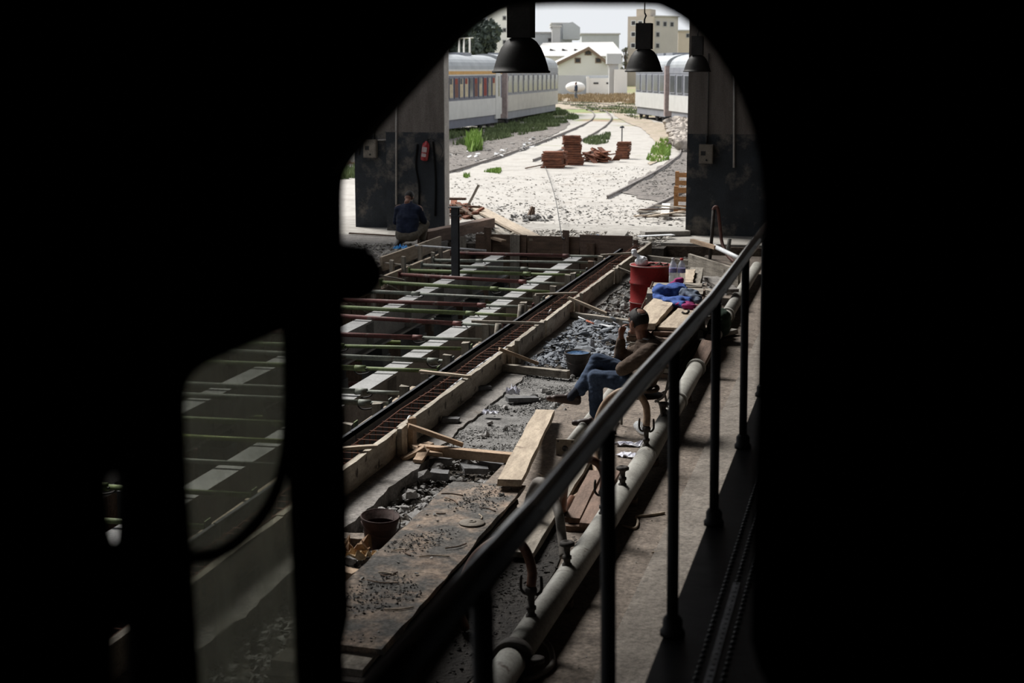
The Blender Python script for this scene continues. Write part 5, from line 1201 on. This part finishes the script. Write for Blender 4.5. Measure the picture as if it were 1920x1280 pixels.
dirt_b = mat('brown_dry_dirt', (.36, .30, .24), (.25, .21, .16), scale=2, bump=.5, bscale=6, c3=(.16, .17, .08), sp=(.56, .66), sscale=.6, speck=.3, sks=6)
dirt([(838, 262), (940, 250), (1030, 236), (1062, 226), (1060, 240), (1000, 268), (920, 296), (838, 322)], dirt_d, 'dark cindery dirt between the left train and the track')
dirt([(1172, 352), (1230, 318), (1270, 292), (1296, 285), (1300, 388), (1240, 384), (1195, 372)], dirt_d, 'dark cindery dirt beside the right rail')
dirt([(1010, 179), (1330, 177), (1330, 205), (1250, 206), (1160, 200), (1080, 205), (1010, 200)], dirt_b, 'brown dry dirt in front of the far wall', .03)
dirt([(1150, 208), (1200, 222), (1250, 236), (1262, 262), (1240, 300), (1216, 306), (1230, 268), (1200, 240), (1160, 222)], dirt_b, 'brown weedy dirt strip along the right rail', .03)
# rails
rail_top = mat('rail_steel', (.22, .20, .19), (.13, .11, .10), rough=.6, scale=5)
def track(name, lines, label, sleepers=None):
    P = [[G(*q) for q in l] for l in lines]
    root = empty(name, P[0][0], label, 'railway track')
    for l in P:
        c = curve(l, 8); mb = MB(); V_ = []
        prof = [(-.05, -.06), (.05, -.06), (.012, -.02), (.028, .02), (.028, .05), (-.028, .05), (-.028, .02), (-.012, -.02)]; k = len(prof)
        for i, p in enumerate(c):
            t = (c[min(i + 1, len(c) - 1)] - c[max(i - 1, 0)]); t.z = 0; t.normalize(); s = V((t.y, -t.x, 0))
            V_ += [p + s * a + V((0, 0, b + .05)) for a, b in prof]
        F_ = [(i*k+j, i*k+(j+1) % k, (i+1)*k+(j+1) % k, (i+1)*k+j) for i in range(len(c) - 1) for j in range(k)]
        F_ += [tuple(range(k - 1, -1, -1)), tuple((len(c) - 1) * k + j for j in range(k))]
        mb.add(V_, F_); obj('rail', mb, rail_top, root)
    if sleepers and len(P) > 1:
        a, b = curve(P[0], 10), curve(P[1], 10)
        for q in a[::2]:
            w = min(b, key=lambda z_: (z_ - q).length); d = w - q
            if d.length > 3.2: continue
            plank('sleeper', q - d * .3 + V((0, 0, .0)), w + d * .3 + V((0, 0, .0)), .24, .12, wood_brown, root)
    return root
track('railway_track', [[(820, 331), (880, 314), (960, 288), (1030, 262), (1083, 240), (1108, 227), (1114, 215), (1100, 206), (1070, 198)], [(1000, 303), (1060, 280), (1117, 250), (1140, 233), (1146, 219), (1130, 208), (1095, 199)]], 'curving railway track left of the rusty stacks')
track('railway_track', [[(1139, 373), (1180, 352), (1230, 325), (1262, 303), (1276, 288), (1275, 262)]], 'single curved rail right of the rusty stacks')
track('railway_track', [[(1200, 403), (1240, 384), (1300, 355)]], 'half buried rail end near the wooden pallets')
track('railway_track', [[(1010, 188), (1060, 192), (1120, 195), (1180, 203), (1250, 214), (1330, 226)], [(1010, 191), (1060, 196), (1120, 200), (1180, 209), (1250, 222), (1330, 238)]], 'far railway track crossing towards the right train')
# grass
grass_m = mat('green_grass', (.14, .18, .08), (.08, .11, .05), rough=.9, scale=.6)
grass_b = mat('bright_grass', (.21, .33, .07), (.14, .23, .05), rough=.9, scale=.8)
grass_dry = mat('dry_grass', (.36, .28, .17), (.25, .18, .10), rough=.9, scale=.6)
def grass(name, poly, n, h, m, label, patch=True):
    P = [G(*q) for q in poly]; x0, x1, y0, y1 = min(p.x for p in P), max(p.x for p in P), min(p.y for p in P), max(p.y for p in P)
    def inside(x, y):
        c = False; j = len(P) - 1
        for i in range(len(P)):
            if (P[i].y > y) != (P[j].y > y) and x < (P[j].x - P[i].x) * (y - P[i].y) / (P[j].y - P[i].y) + P[i].x: c = not c
            j = i
        return c
    vs = []; fs = []; tries = 0
    while len(fs) < n and tries < n * 12:
        tries += 1
        x, y = rnd.uniform(x0, x1), rnd.uniform(y0, y1)
        if not inside(x, y) or (patch and mnoise.noise(V((x * .6, y * .35, 7))) < rnd.uniform(-.1, .25)): continue
        z = gz(x, y); a = rnd.uniform(0, 6.28); hh = h * rnd.uniform(.4, 1.2); w = hh * .18 + .012; dx, dy = math.cos(a), math.sin(a); l = rnd.uniform(-.5, .5) * hh
        k = len(vs); vs += [(x - dx * w, y - dy * w, z), (x + dx * w, y + dy * w, z), (x + l * dy, y - l * dx, z + hh)]; fs.append((k, k + 1, k + 2))
    mb = MB(); mb.add(vs, fs); return obj(name, mb, m, label=label, cat='grass', kind='stuff')
grass('grass_strip', [(843, 248), (940, 238), (1046, 205), (1085, 222), (1040, 240), (940, 262), (843, 275)], 9000, .26, grass_m, 'green weeds growing along the left train')
grass('grass_tuft', [(874, 268), (898, 264), (902, 282), (880, 286)], 500, .6, grass_b, 'bright green bush beside the left track', False)
grass('grass_patch', [(868, 330), (905, 322), (940, 320), (935, 332), (900, 340), (875, 338)], 600, .14, grass_b, 'small green grass patch left on the pale yard')
grass('grass_patch', [(1212, 300), (1235, 262), (1260, 258), (1255, 300), (1225, 306)], 700, .22, grass_b, 'green grass tufts beside the curved right rail')
grass('grass_patch', [(1090, 262), (1120, 258), (1145, 252), (1140, 268), (1100, 275)], 700, .22, grass_m, 'thin grass behind the rusty stacks')
grass('grass_patch', [(1030, 190), (1190, 196), (1250, 206), (1200, 226), (1150, 212), (1090, 206)], 3500, .16, grass_m, 'green verge along the far track')
grass('grass_patch', [(1045, 180), (1190, 178), (1190, 196), (1045, 190)], 5000, .35, grass_dry, 'dry brown grass in front of the far wall')
# rusty stacks of plates
def rust_stack(px, py, w, d, nlay, rz, label, t=.075, lean=0.0):
    p = G(px, py); root = empty('plate_stack', p, label, 'plate stack', 'rusty stacks in the yard')
    for i in range(nlay):
        M = Mx.Translation(p + V((lean * i * t + rnd.uniform(-.04, .04), rnd.uniform(-.04, .04), .03 + i * t))) @ Mx.Rotation(rz + rnd.gauss(0, .05), 4, 'Z')
        for k in (-1, 0, 1):
            obj('plate', plank_mb(w * rnd.uniform(.9, 1.05), d * .32, t * .86, 4, .012), rust_plate, root, M=M @ Mx.Translation(V((0, k * d * .33, 0))) @ Mx.Rotation(rnd.gauss(0, .02), 4, 'X'))
rust_stack(1039, 314, .80, .8, 8, .05, 'low square stack of rusty plates, leftmost in the yard')
rust_stack(1075, 309, .66, .7, 13, .25, 'tall leaning stack of rusty plates', t=.085, lean=-.06)
rust_stack(1168, 298, .50, .5, 8, -.1, 'small stack of rusty plates, rightmost in the yard', t=.09, lean=.06)
p = G(1125, 303); r = empty('scrap_pile', p, 'tumbled pile of rusty plates between the stacks', 'scrap pile')
for i in range(34):
    a = rnd.uniform(0, 6.28); q = p + V((rnd.gauss(0, .33), rnd.gauss(0, .3), rnd.uniform(.05, .55) * math.exp(-rnd.random()))); d = V((math.cos(a), math.sin(a), rnd.uniform(-.6, .6))).normalized() * rnd.uniform(.2, .42)
    plank('plate', q - d, q + d, rnd.uniform(.12, .3), .04, rust_plate, r)
plank('stick', G(985, 318, .05), G(1022, 312, .08), .04, .04, wood_brown, label='brown stick lying left of the rusty stacks', cat='stick')
obj('wire', MB().tube(curve([aY(1059, 446, 30.25), (aY(1053, 440, 30.3)), G(1040, 392, .35), G(1022, 318, .12)], 6), .011, 6), wire_dark, label='taut black wire from the pit edge to the rusty stacks', cat='wire')
# small post with a cap standing in the yard
p = G(1166, 268)
obj('marker_post', MB().tube([p, p + V((0, 0, .75))], .03, 6).lathe([(.12, .72), (.10, .80), (.001, .84)], Mx.Translation(p), 8), steel_dark, label='little capped marker post behind the rusty stacks', cat='post')
# timber scrap at the doorway
p0, p1 = g(792, 446, .12), g(917, 420, .14)
plank('timber_baulk', p0, p1, .26, .26, wood_red, seg=8, j=.01, label='heavy reddish timber baulk beside the crouching man', cat='timber')
plank('pale_board', G(893, 397, .10), g(1008, 449, .06), .34, .05, wood_pale, seg=8, label='long pale board lying across the doorway', cat='board')
plank('pale_board', G(884, 404, .06), g(960, 448, .04), .16, .05, wood_grey, seg=6, label='grey board under the long pale board', cat='board')
plank('pale_board', g(905, 440, .1), g(945, 452, .06), .12, .04, wood_new, label='short cream board beside the timber baulk', cat='board')
obj('bent_tube', MB().tube(curve([g(925, 440, .08), g(945, 447, .06), g(952, 444, .08), g(962, 437, .08)], 5), .03, 8), mat('cream_tube', (.5, .44, .34), rough=.7), label='bent cream tube beside the short cream board', cat='tube')
r = empty('scrap_pile', G(868, 405), 'heap of rusty steel scrap beside the left pillar', 'scrap pile')
for i in range(30):
    a = rnd.uniform(0, 6.28); q = G(rnd.uniform(846, 892), rnd.uniform(398, 410), rnd.uniform(.05, .5) * rnd.random()); d = V((math.cos(a), math.sin(a), rnd.uniform(-.5, .5))).normalized() * rnd.uniform(.15, .4)
    plank('scrap_piece', q - d, q + d, rnd.uniform(.06, .2), .05, rust_plate if i % 4 else wood_brown, r)
plank('scrap_piece', G(878, 392, .1), G(898, 392, .62), .08, .05, wood_grey, r)
p = G(995, 412); r = empty('debris_clump', p, 'small clump of dirt and sticks on the pale yard', 'debris')
obj('dirt', scatter(60, lambda q: (p.x + q.gauss(0, .18), p.y + q.gauss(0, .15), p.z + q.uniform(0, .10)), lambda q: q.uniform(.06, .2), ROCKS, rnd), gravel_m, r)['kind'] = 'stuff'
for k in range(3): plank('stick', p + V((rnd.uniform(-.1, .2), 0, .1)), p + V((rnd.uniform(-.1, .2), .1, .3)), .05, .04, wood_brown, r)
plank('concrete_step', g(1148, 452, .05), g(1160, 436, .05), .42, .10, conc_light, label='pale concrete block at the far corner of the pit', cat='block')
plank('white_board', g(1200, 443, .08), g(1262, 440, .08), .18, .02, mat('white_sheet', (.75, .77, .8), rough=.5), label='white sheet of plastic on the sill before the right pillar', cat='sheet')
plank('sill_block', g(1205, 438, .06), g(1290, 436, .06), .3, .10, conc_light, label='flat concrete block at the foot of the right pillar', cat='block')
plank('thin_strip', g(655, 437, .03), g(740, 442, .03), .05, .03, wood_brown, label='thin dark strip on the floor behind the crouching man', cat='wood strip')
# pallets and planks by the right pillar
def pallet(px, py, dz, label):
    p = G(px, py, dz); root = empty('pallet', p, label, 'pallet', 'orange wooden pallets')
    M0 = Mx.Translation(p + V((.45, 0, 0)))
    for zz in (.08, .30, .52): obj('slat', MB().box((-.5, -.06, zz), (.5, -.04, zz + .13), M0), pallet_w, root)
    for xx in (-.5, -.05, .42): obj('block', MB().box((xx, -.04, .05), (xx + .1, .08, .68), M0), pallet_w, root)
pallet(1267, 400, 0, 'lower orange pallet standing behind the right pillar'); pallet(1269, 368, .02, 'upper orange pallet standing behind the right pillar')
for i, (a, b) in enumerate((((1190, 409), (1284, 402)), ((1205, 412), (1286, 411)), ((1196, 404), (1284, 414)), ((1215, 417), (1280, 408)), ((1200, 406), (1275, 405)), ((1230, 400), (1286, 406)))):
    plank('scrap_plank', G(*a, .05 + .03 * i), G(*b, .06 + .03 * i), .09, .03, (wood_pale, wood_brown, wood_grey)[i % 3], label='loose plank in the scatter before the pallets, %s laid' % ordn(i), cat='plank', group='loose planks before the pallets')
plank('white_upright', G(1246, 412, .1), G(1249, 393, .15), .20, .03, mat('white_board', (.75, .74, .70), rough=.8), label='short white board lying on the loose planks', cat='board')
# seen through the bay left of the left pillar
plank('pale_beam', G(600, 322, .45), G(668, 318, .45), .3, .32, conc_light, label='pale concrete beam in the yard left of the left pillar', cat='beam')
grass('grass_patch', [(612, 324), (668, 320), (668, 334), (612, 338)], 500, .3, grass_m, 'green weeds under the pale concrete beam', False)
strip_scatter('rubble_heap', [(612, 306), (668, 284), (668, 318), (612, 322)], 220, lambda r: r.uniform(.2, .7), mat('brown_rubble', (.42, .30, .22), (.2, .13, .1), scale=2), 'brown rubble heap left of the left pillar', FLATS, 'rubble heap', .3)

# ================================================================== TRAINS
tw = mat('train_white', (.58, .58, .565), (.51, .51, .495), rough=.5, scale=1.5)
tcream = mat('train_cream', (.50, .48, .43), (.43, .41, .37), rough=.6, scale=1.5)
tblue = mat('train_slate_blue', (.15, .16, .21), (.12, .13, .17), rough=.5, scale=1.5)
tgrey = mat('train_grey', (.26, .27, .30), (.20, .21, .24), rough=.5, scale=1.5)
troof = mat('train_roof', (.36, .38, .40), (.28, .30, .32), rough=.55, scale=1)
torange = mat('train_stripe', (.60, .33, .08), rough=.5)
tdark = mat('train_underside', (.025, .025, .03), rough=.8)
tpink = mat('train_end_pink', (.42, .34, .33), rough=.6)
tglass = mat('train_glass', (.05, .055, .065), (.03, .035, .04), rough=.15, spec=.6)
curt = [mat('curtain_red', (.28, .06, .045)), mat('curtain_cream', (.55, .47, .33)), mat('curtain_brown', (.20, .10, .075)), tglass]
def coach(A, B, label, low, band, skirt, nwin, stripe=None, curtains=False, endm=None, vents=False, white_end=0.0, z0=0.0, bogies=(.12, .85)):
    A, B = V((A.x, A.y, 0)), V((B.x, B.y, 0)); x = (B - A).normalized(); Lc = (B - A).length
    y = V((-x.y, x.x, 0))
    if y.dot(-A.lerp(B, .5)) < 0: y = -y
    M = Mx((x, y, V((0, 0, 1)))).transposed().to_4x4(); M.translation = A + V((0, 0, z0))
    root = empty('railway_coach', A.lerp(B, .5) + V((0, 0, z0)), label, 'railway coach', 'parked coaches')
    Wd = 2.9
    part = lambda nm, lo, hi, m, par=None: obj(nm, MB().box(lo, hi, M), m, par or root)
    part('lower_panel', (0, -Wd, .80), (Lc, 0, 1.80), low)
    part('window_band', (0, -Wd + .02, 1.80), (Lc, -.02, 3.15), band)
    part('cantrail', (0, -Wd, 3.15), (Lc, .0, 3.5), stripe and tw or band)
    part('skirt', (Lc * .03, -Wd + .1, .32), (Lc * .97, -.08, .80), skirt)
    if stripe: part('stripe', (0, 0, 3.22), (Lc, .012, 3.40), stripe)
    prof = [(-Wd + .02, 3.5)] + [(-Wd / 2 - (Wd / 2 - .02) * math.cos(a), 3.5 + .85 * math.sin(a) ** .8) for a in np.linspace(.15, PI - .15, 13)] + [(-.02, 3.5)]
    Mr = M @ Mx(((0, 0, 1, 0), (1, 0, 0, 0), (0, 1, 0, 0), (0, 0, 0, 1)))
    obj('roof', MB().prism(prof, Lc, Mr), troof, root)
    for k in range(3):
        obj('roof_unit', MB().box((Lc * (.2 + .28 * k), -Wd * .7, 4.2), (Lc * (.2 + .28 * k) + 2.0, -Wd * .3, 4.46), M), tgrey, root)
    L0 = Lc - white_end
    for i in range(nwin):
        a = L0 * (i + .14) / nwin; b = L0 * (i + .86) / nwin
        w = part('window', (a, -.02, 1.92), (b, .03, 3.05), tgrey if not curtains else tblue)
        part('pane', (a + .06 * (b - a), .03, 1.98), (b - .06 * (b - a), .036, 3.0), tglass if not curtains else curt[(i * 7 + 3) % 4 if i % 3 else 1], w)
        if vents or curtains: part('hopper', (a + .1 * (b - a), .036, 2.70), (b - .3 * (b - a), .044, 3.0), tglass if i % 2 == 0 or vents else curt[0], w)
        if vents: part('mullion', (b + .02, -.02, 1.9), (b + .12, .045, 3.1), tcream)
    if white_end:
        part('door_panel', (L0, -Wd + .0, .55), (Lc - .4, .02, 3.5), tw); part('door_window', (L0 + white_end * .35, .02, 1.9), (L0 + white_end * .6, .03, 3.1), tglass)
    if endm:
        part('end_gangway', (-.35, -Wd * .8, .7), (0, -Wd * .15, 3.7), tdark); part('end_edge', (-.06, -.5, .4), (.25, .03, 3.6), endm)
    part('far_gangway', (Lc, -Wd * .8, .7), (Lc + .35, -Wd * .15, 3.7), tdark)
    for f in bogies:
        bx = Lc * f
        bg = part('bogie', (bx - 1.5, -Wd + .3, .25), (bx + 1.5, -.2, .75), tdark)
        for dx in (-1.0, 1.0):
            for yy in (-Wd + .5, -.25):
                obj('wheel', MB().lathe([(.001, -.05), (.44, -.05), (.46, .05), (.001, .06)], M @ Mx.Translation(V((bx + dx, yy, .45))) @ Mx.Rotation(-PI / 2, 4, 'X'), 18), tdark, bg)
    return root
def D2(px, py, d): return aD(px, py, d)
Pa, Pb = aD(843, 200, 82), aD(941, 200, 93.5); dab = (Pb - Pa).normalized()
coach(Pa - dab * 13, Pb, 'left parked coach with orange stripe and curtained windows', tw, tblue, tblue, 22, stripe=torange, curtains=True, white_end=1.6, bogies=(.1, .86))
Pc, Pd = aD(950, 200, 95), aD(1046, 200, 116)
coach(Pc, Pd, 'left parked cream coach with ribbed grey window band', tcream, tgrey, tgrey, 11, endm=tpink, vents=True, z0=.1, bogies=(.1, .92))
Pe, Pf = aD(1247, 200, 98.5), aD(1191, 200, 108)
coach(Pe, Pf, 'right parked white coach, farther one', tw, tgrey, tgrey, 5, endm=tpink, vents=False, z0=.12, bogies=(.25, .8))
Pg = aD(1254, 200, 97.0); dg_ = (Pe - Pf).normalized()
coach(Pg + dg_ * 16 , Pg, 'right parked white coach half hidden by the right pillar', tw, tgrey, tgrey, 8, endm=None, z0=.1, bogies=(.3, .86))

# ================================================================== BUILDINGS AND TREES BEYOND
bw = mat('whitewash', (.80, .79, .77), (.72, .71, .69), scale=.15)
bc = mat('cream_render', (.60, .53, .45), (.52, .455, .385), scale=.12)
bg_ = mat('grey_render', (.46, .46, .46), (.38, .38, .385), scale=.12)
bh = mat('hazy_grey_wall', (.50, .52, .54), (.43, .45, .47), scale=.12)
broof = mat('pale_roof_sheet', (.50, .49, .48), (.43, .42, .41), scale=.1)
btile = mat('brown_eave', (.30, .22, .17))
bdark = mat('dark_window', (.05, .05, .055), rough=.3)
def Bmat(px, depth, face=0.0):
    """frame at the foot of a facade seen at column px: x to the right, y away from us"""
    p = aD(px, 150, depth); x = Mx.Rotation(face, 3, 'Z') @ _R; y = V((-x.y, x.x, 0))
    M = Mx((x, y, V((0, 0, 1)))).transposed().to_4x4(); M.translation = V((p.x, p.y, 0)); return M
zpx = lambda py, d: CAMH + (130 - py) * d / FPX
def win(root, M, x, z, w, h, t=.06, wall=None):
    f = obj('window', MB().box((x - w/2 - .15, -.06, z - h/2 - .15), (x + w/2 + .15, .0, z + h/2 + .15), M), btile if wall is None else wall, root)
    obj('pane', MB().box((x - w/2, -.09, z - h/2), (x + w/2, -.06, z + h/2), M), bdark, f)
# white gabled shed
d = 235; s = d / FPX; M = Bmat(1092, d); zt_, ze, = zpx(93, d), zpx(119, d)
r = empty('gabled_shed', M.translation, 'white gabled shed with two square windows behind the yard', 'building')
hw = 46 * s
obj('walls', MB().prism([(-hw, -1), (hw, -1), (hw, ze), (11 * s, zt_), (-hw, ze)], .5, M @ Mx(((1,0,0,0),(0,0,1,0),(0,1,0,0),(0,0,0,1)))).box((-hw, .5, -1), (hw, 40, ze), M), bw, r)
for sgn, xe in ((-1, -hw - 2 * s), (1, hw + 3 * s)):
    p0, p1 = V((11 * s, -.4, zt_ + .12)), V((xe, -.4, ze - .1))
    mb = MB(); mb.add([M @ q for q in (p0, p1, p1 + V((0, 40, 0)), p0 + V((0, 40, 0)), p0 + V((0, 0, .25)), p1 + V((0, 0, .25)), p1 + V((0, 40, .25)), p0 + V((0, 40, .25)))], [(0,1,2,3),(7,6,5,4),(0,4,5,1),(1,5,6,2),(2,6,7,3),(3,7,4,0)])
    obj('roof', mb, broof, r)
    mb = MB(); mb.add([M @ q for q in (p0 + V((0, -.1, -.25)), p1 + V((0, -.1, -.25)), p1 + V((0, -.1, .28)), p0 + V((0, -.1, .28)), p0 + V((0, 0, -.25)), p1 + V((0, 0, -.25)), p1 + V((0, 0, .28)), p0 + V((0, 0, .28)))], [(0,1,2,3),(7,6,5,4),(0,4,5,1),(1,5,6,2),(2,6,7,3),(3,7,4,0)])
    obj('verge', mb, btile, r)
for x, y, w, h in ((-9, 113.5, 8, 6.5), (29.5, 113.5, 8, 6.5), (7.5, 99.5, 4, 6), (13, 99.5, 4, 6)): win(r, M, x * s, zpx(y, d), w * s, h * s)
# long pale factory roof behind
d = 275; s = d / FPX; M = Bmat(1085, d)
r = empty('factory_hall', M.translation, 'long low factory hall with a pale sloping roof', 'building')
obj('walls', MB().box((-85 * s, 4, -2), (85 * s, 40, zpx(104, d)), M), bw, r)
mb = MB(); mb.add([M @ V(q) for q in ((-88 * s, 3, zpx(106, d)), (88 * s, 3, zpx(106, d)), (88 * s, 36, zpx(74, d)), (-60 * s, 36, zpx(76, d)), (-88 * s, 3, zpx(105, d)), (88 * s, 3, zpx(105, d)), (88 * s, 36, zpx(73, d)), (-60 * s, 36, zpx(75, d)))], [(0,1,2,3),(7,6,5,4),(0,4,5,1),(1,5,6,2),(2,6,7,3),(3,7,4,0)])
obj('roof', mb, broof, r)
for x in (-45, -21, 3):
    t_ = .38; zz = zpx(106, d) + (zpx(74, d) - zpx(106, d)) * t_
    obj('roof_vent', MB().prism([(-.6, 0), (.6, .05), (-.5, .4)], .6, M @ Mx.Translation(V((x * s, 3 + 33 * t_, zz))) @ Mx.Rotation(PI / 2, 4, 'X')), bdark, r)
# cream tower block
d = 300; s = d / FPX; M = Bmat(1199, d, math.radians(-18))
r = empty('tower_block', M.translation, 'cream square tower block with small dark windows', 'building')
H_ = zpx(33, d)
obj('cream_wall', MB().box((-24 * s, 0, -2), (24 * s, 8, H_), M), bc, r)
obj('stair_head', MB().box((-10 * s, 1, H_), (16 * s, 6, zpx(19, d)), M), bc, r)
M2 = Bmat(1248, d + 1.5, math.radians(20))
obj('shaded_wall', MB().box((-25 * s, 0, -2), (24 * s, 9, zpx(31, d)), M2), mat('shaded_side_render', (.52, .49, .455), (.45, .425, .395), scale=.12), r)  # greyer render puts this side's shade into the colour
obj('roof_edge', MB().box((-27 * s, -.3, zpx(33, d)), (26 * s, 9.3, zpx(31, d)), M2), broof, r)
for y in (45, 65.5, 86): 
    win(r, M, -13 * s, zpx(y, d), 7 * s, 7 * s, wall=bw)
    if y < 60: win(r, M, 0, zpx(y, d), 7 * s, 6 * s, wall=bw)
for x, y in ((-18, 45.5), (-3.5, 46.5), (11, 47), (-18, 66), (-18, 86.5)): win(r, M2, x * s, zpx(y, d), 6 * s, 7.5 * s, wall=bg_)
# left white block, mid blocks
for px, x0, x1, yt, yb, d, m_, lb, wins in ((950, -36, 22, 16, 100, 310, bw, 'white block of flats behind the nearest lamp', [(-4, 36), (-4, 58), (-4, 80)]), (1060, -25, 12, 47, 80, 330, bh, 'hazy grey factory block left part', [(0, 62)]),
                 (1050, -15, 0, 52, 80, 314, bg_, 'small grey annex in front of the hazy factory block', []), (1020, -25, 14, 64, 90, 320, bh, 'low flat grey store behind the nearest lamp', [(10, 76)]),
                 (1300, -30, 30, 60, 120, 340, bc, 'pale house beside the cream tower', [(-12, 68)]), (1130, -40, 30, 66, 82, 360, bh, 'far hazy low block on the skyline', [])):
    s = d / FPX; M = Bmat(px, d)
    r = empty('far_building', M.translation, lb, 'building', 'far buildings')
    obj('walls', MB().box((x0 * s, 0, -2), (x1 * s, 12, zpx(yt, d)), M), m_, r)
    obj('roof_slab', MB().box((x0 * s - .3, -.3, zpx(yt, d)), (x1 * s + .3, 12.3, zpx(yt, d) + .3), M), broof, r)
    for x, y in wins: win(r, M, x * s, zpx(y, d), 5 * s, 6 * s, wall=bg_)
# pitched top of the hazy factory
d = 329; s = d / FPX; M = Bmat(1075, d)
obj('pitched_roof_block', MB().prism([(-20 * s, zpx(75, d)), (12 * s, zpx(75, d)), (12 * s, zpx(53, d)), (-2 * s, zpx(43, d)), (-20 * s, zpx(47, d))], 10, M @ Mx(((1,0,0,0),(0,0,1,0),(0,1,0,0),(0,0,0,1)))), bh, label='hazy grey factory block with a pitched top', cat='building')
# yard wall, tank, small house parts in front of the shed
d = 190; s = d / FPX; M = Bmat(1090, d)
r = empty('yard_wall', M.translation, 'low white yard wall with small openings', 'wall')
obj('wall_panel', MB().box((-45 * s, 0, -1), (60 * s, .4, zpx(141, d)), M), bh, r); obj('wall_panel', MB().box((10 * s, -.6, -1), (62 * s, .0, zpx(146, d)), M), bw, r)
for x in (27, 51): obj('opening', MB().box((x * s - .3, -.66, zpx(157, d)), (x * s + .3, -.6, zpx(154, d)), M), bdark, r)
obj('wall_post', MB().box((9 * s, -.8, -1), (14 * s, -.2, zpx(143, d)), M), bw, r)
obj('white_tank', MB().merge(ell_mb(aD(1079, 163.5, 172), (1.15, 1.0, .62))), bw, label='white oval tank behind the walking person', cat='tank')
d = 185; s = d / FPX; M = Bmat(1152, d)
r = empty('pump_house', M.translation, 'white cube pump house with a grey water tank on top', 'building')
obj('walls', MB().box((0, 0, -1), (24 * s, 3, zpx(130, d)), M), bw, r)
obj('water_tank', MB().box((-14 * s, .5, zpx(120, d)), (14 * s, 2.5, zpx(101, d)), M), bh, r)
obj('tank_stand', MB().box((-9 * s, .8, -1), (8 * s, 2.2, zpx(120, d)), M), bg_, r)
# poles
for i, x in enumerate((861, 870, 881)):
    p = aD(x, 140, 200)
    obj('white_pole', MB().tube([(p.x, p.y, 0), (p.x, p.y, zpx(72, 200))], .12, 8).tube([(p.x - .9, p.y, zpx(73, 200)), (p.x + .5, p.y, zpx(72, 200))], .08, 6), bw, label='%s of three thin white lamp poles behind the left train' % ('left', 'middle', 'right')[i], cat='pole', group='white poles')
# trees
leaf_d = mat('hazed_green_leaves', (.10, .125, .11), (.05, .065, .055), rough=.9, scale=.5)  # lightened green-grey; distance haze is painted into the leaves
leaf_o = mat('olive_leaves', (.13, .13, .075), (.07, .075, .045), rough=.9, scale=.5)
bark = mat('bark', (.10, .08, .06))
def tree(px, pyb, pyt, d, halfw, m, label, n=1800, seed=1):
    r_ = random.Random(seed); p = aD(px, pyb, d); p.z = 0; s = d / FPX; Ht = zpx(pyt, d); w = halfw * s
    root = empty('tree', p, label, 'tree', 'trees beyond the yard')
    obj('trunk', MB().tube([p, p + V((.2, 0, Ht * .4)), p + V((0, .1, Ht * .8))], [.35, .28, .1], 8), bark, root)
    for k in range(4):
        a = r_.uniform(0, 6.28); obj('branch', MB().tube([p + V((0, 0, Ht * (.35 + .1 * k))), p + V((math.cos(a) * w * .6, math.sin(a) * w * .6, Ht * (.55 + .1 * k)))], [.14, .05], 6), bark, root)
    blobs = [(V((r_.gauss(0, .42) * w, r_.gauss(0, .4) * w, Ht * r_.uniform(.35, .86))), w * r_.uniform(.28, .5)) for _ in range(11)]
    vs = []; fs = []
    for _ in range(n):
        c, rr = r_.choice(blobs); q = V((r_.gauss(0, 1), r_.gauss(0, 1), r_.gauss(0, 1))).normalized() * rr * r_.uniform(.6, 1.05) + c + p
        u = V((r_.gauss(0, 1), r_.gauss(0, 1), r_.gauss(0, 1))).normalized(); v = u.orthogonal().normalized(); l = w * r_.uniform(.06, .13)
        k = len(vs); vs += [q - u * l, q + v * l * .6, q + u * l, q - v * l * .6]; fs.append((k, k + 1, k + 2, k + 3))
    o = obj('foliage', MB().add(vs, fs), m, root); o['kind'] = 'stuff'
tree(890, 135, 22, 230, 52, leaf_d, 'tall dark evergreen tree behind the left train', 5000, 2)
tree(848, 135, 34, 215, 48, leaf_d, 'broad dark tree at the left edge of the doorway', 4000, 5)
tree(1172, 130, 72, 260, 9, leaf_o, 'slim olive tree beside the cream tower', 1500, 7)
tree(1113, 118, 66, 340, 14, leaf_d, 'small far tree on the skyline above the shed roof', 900, 9)
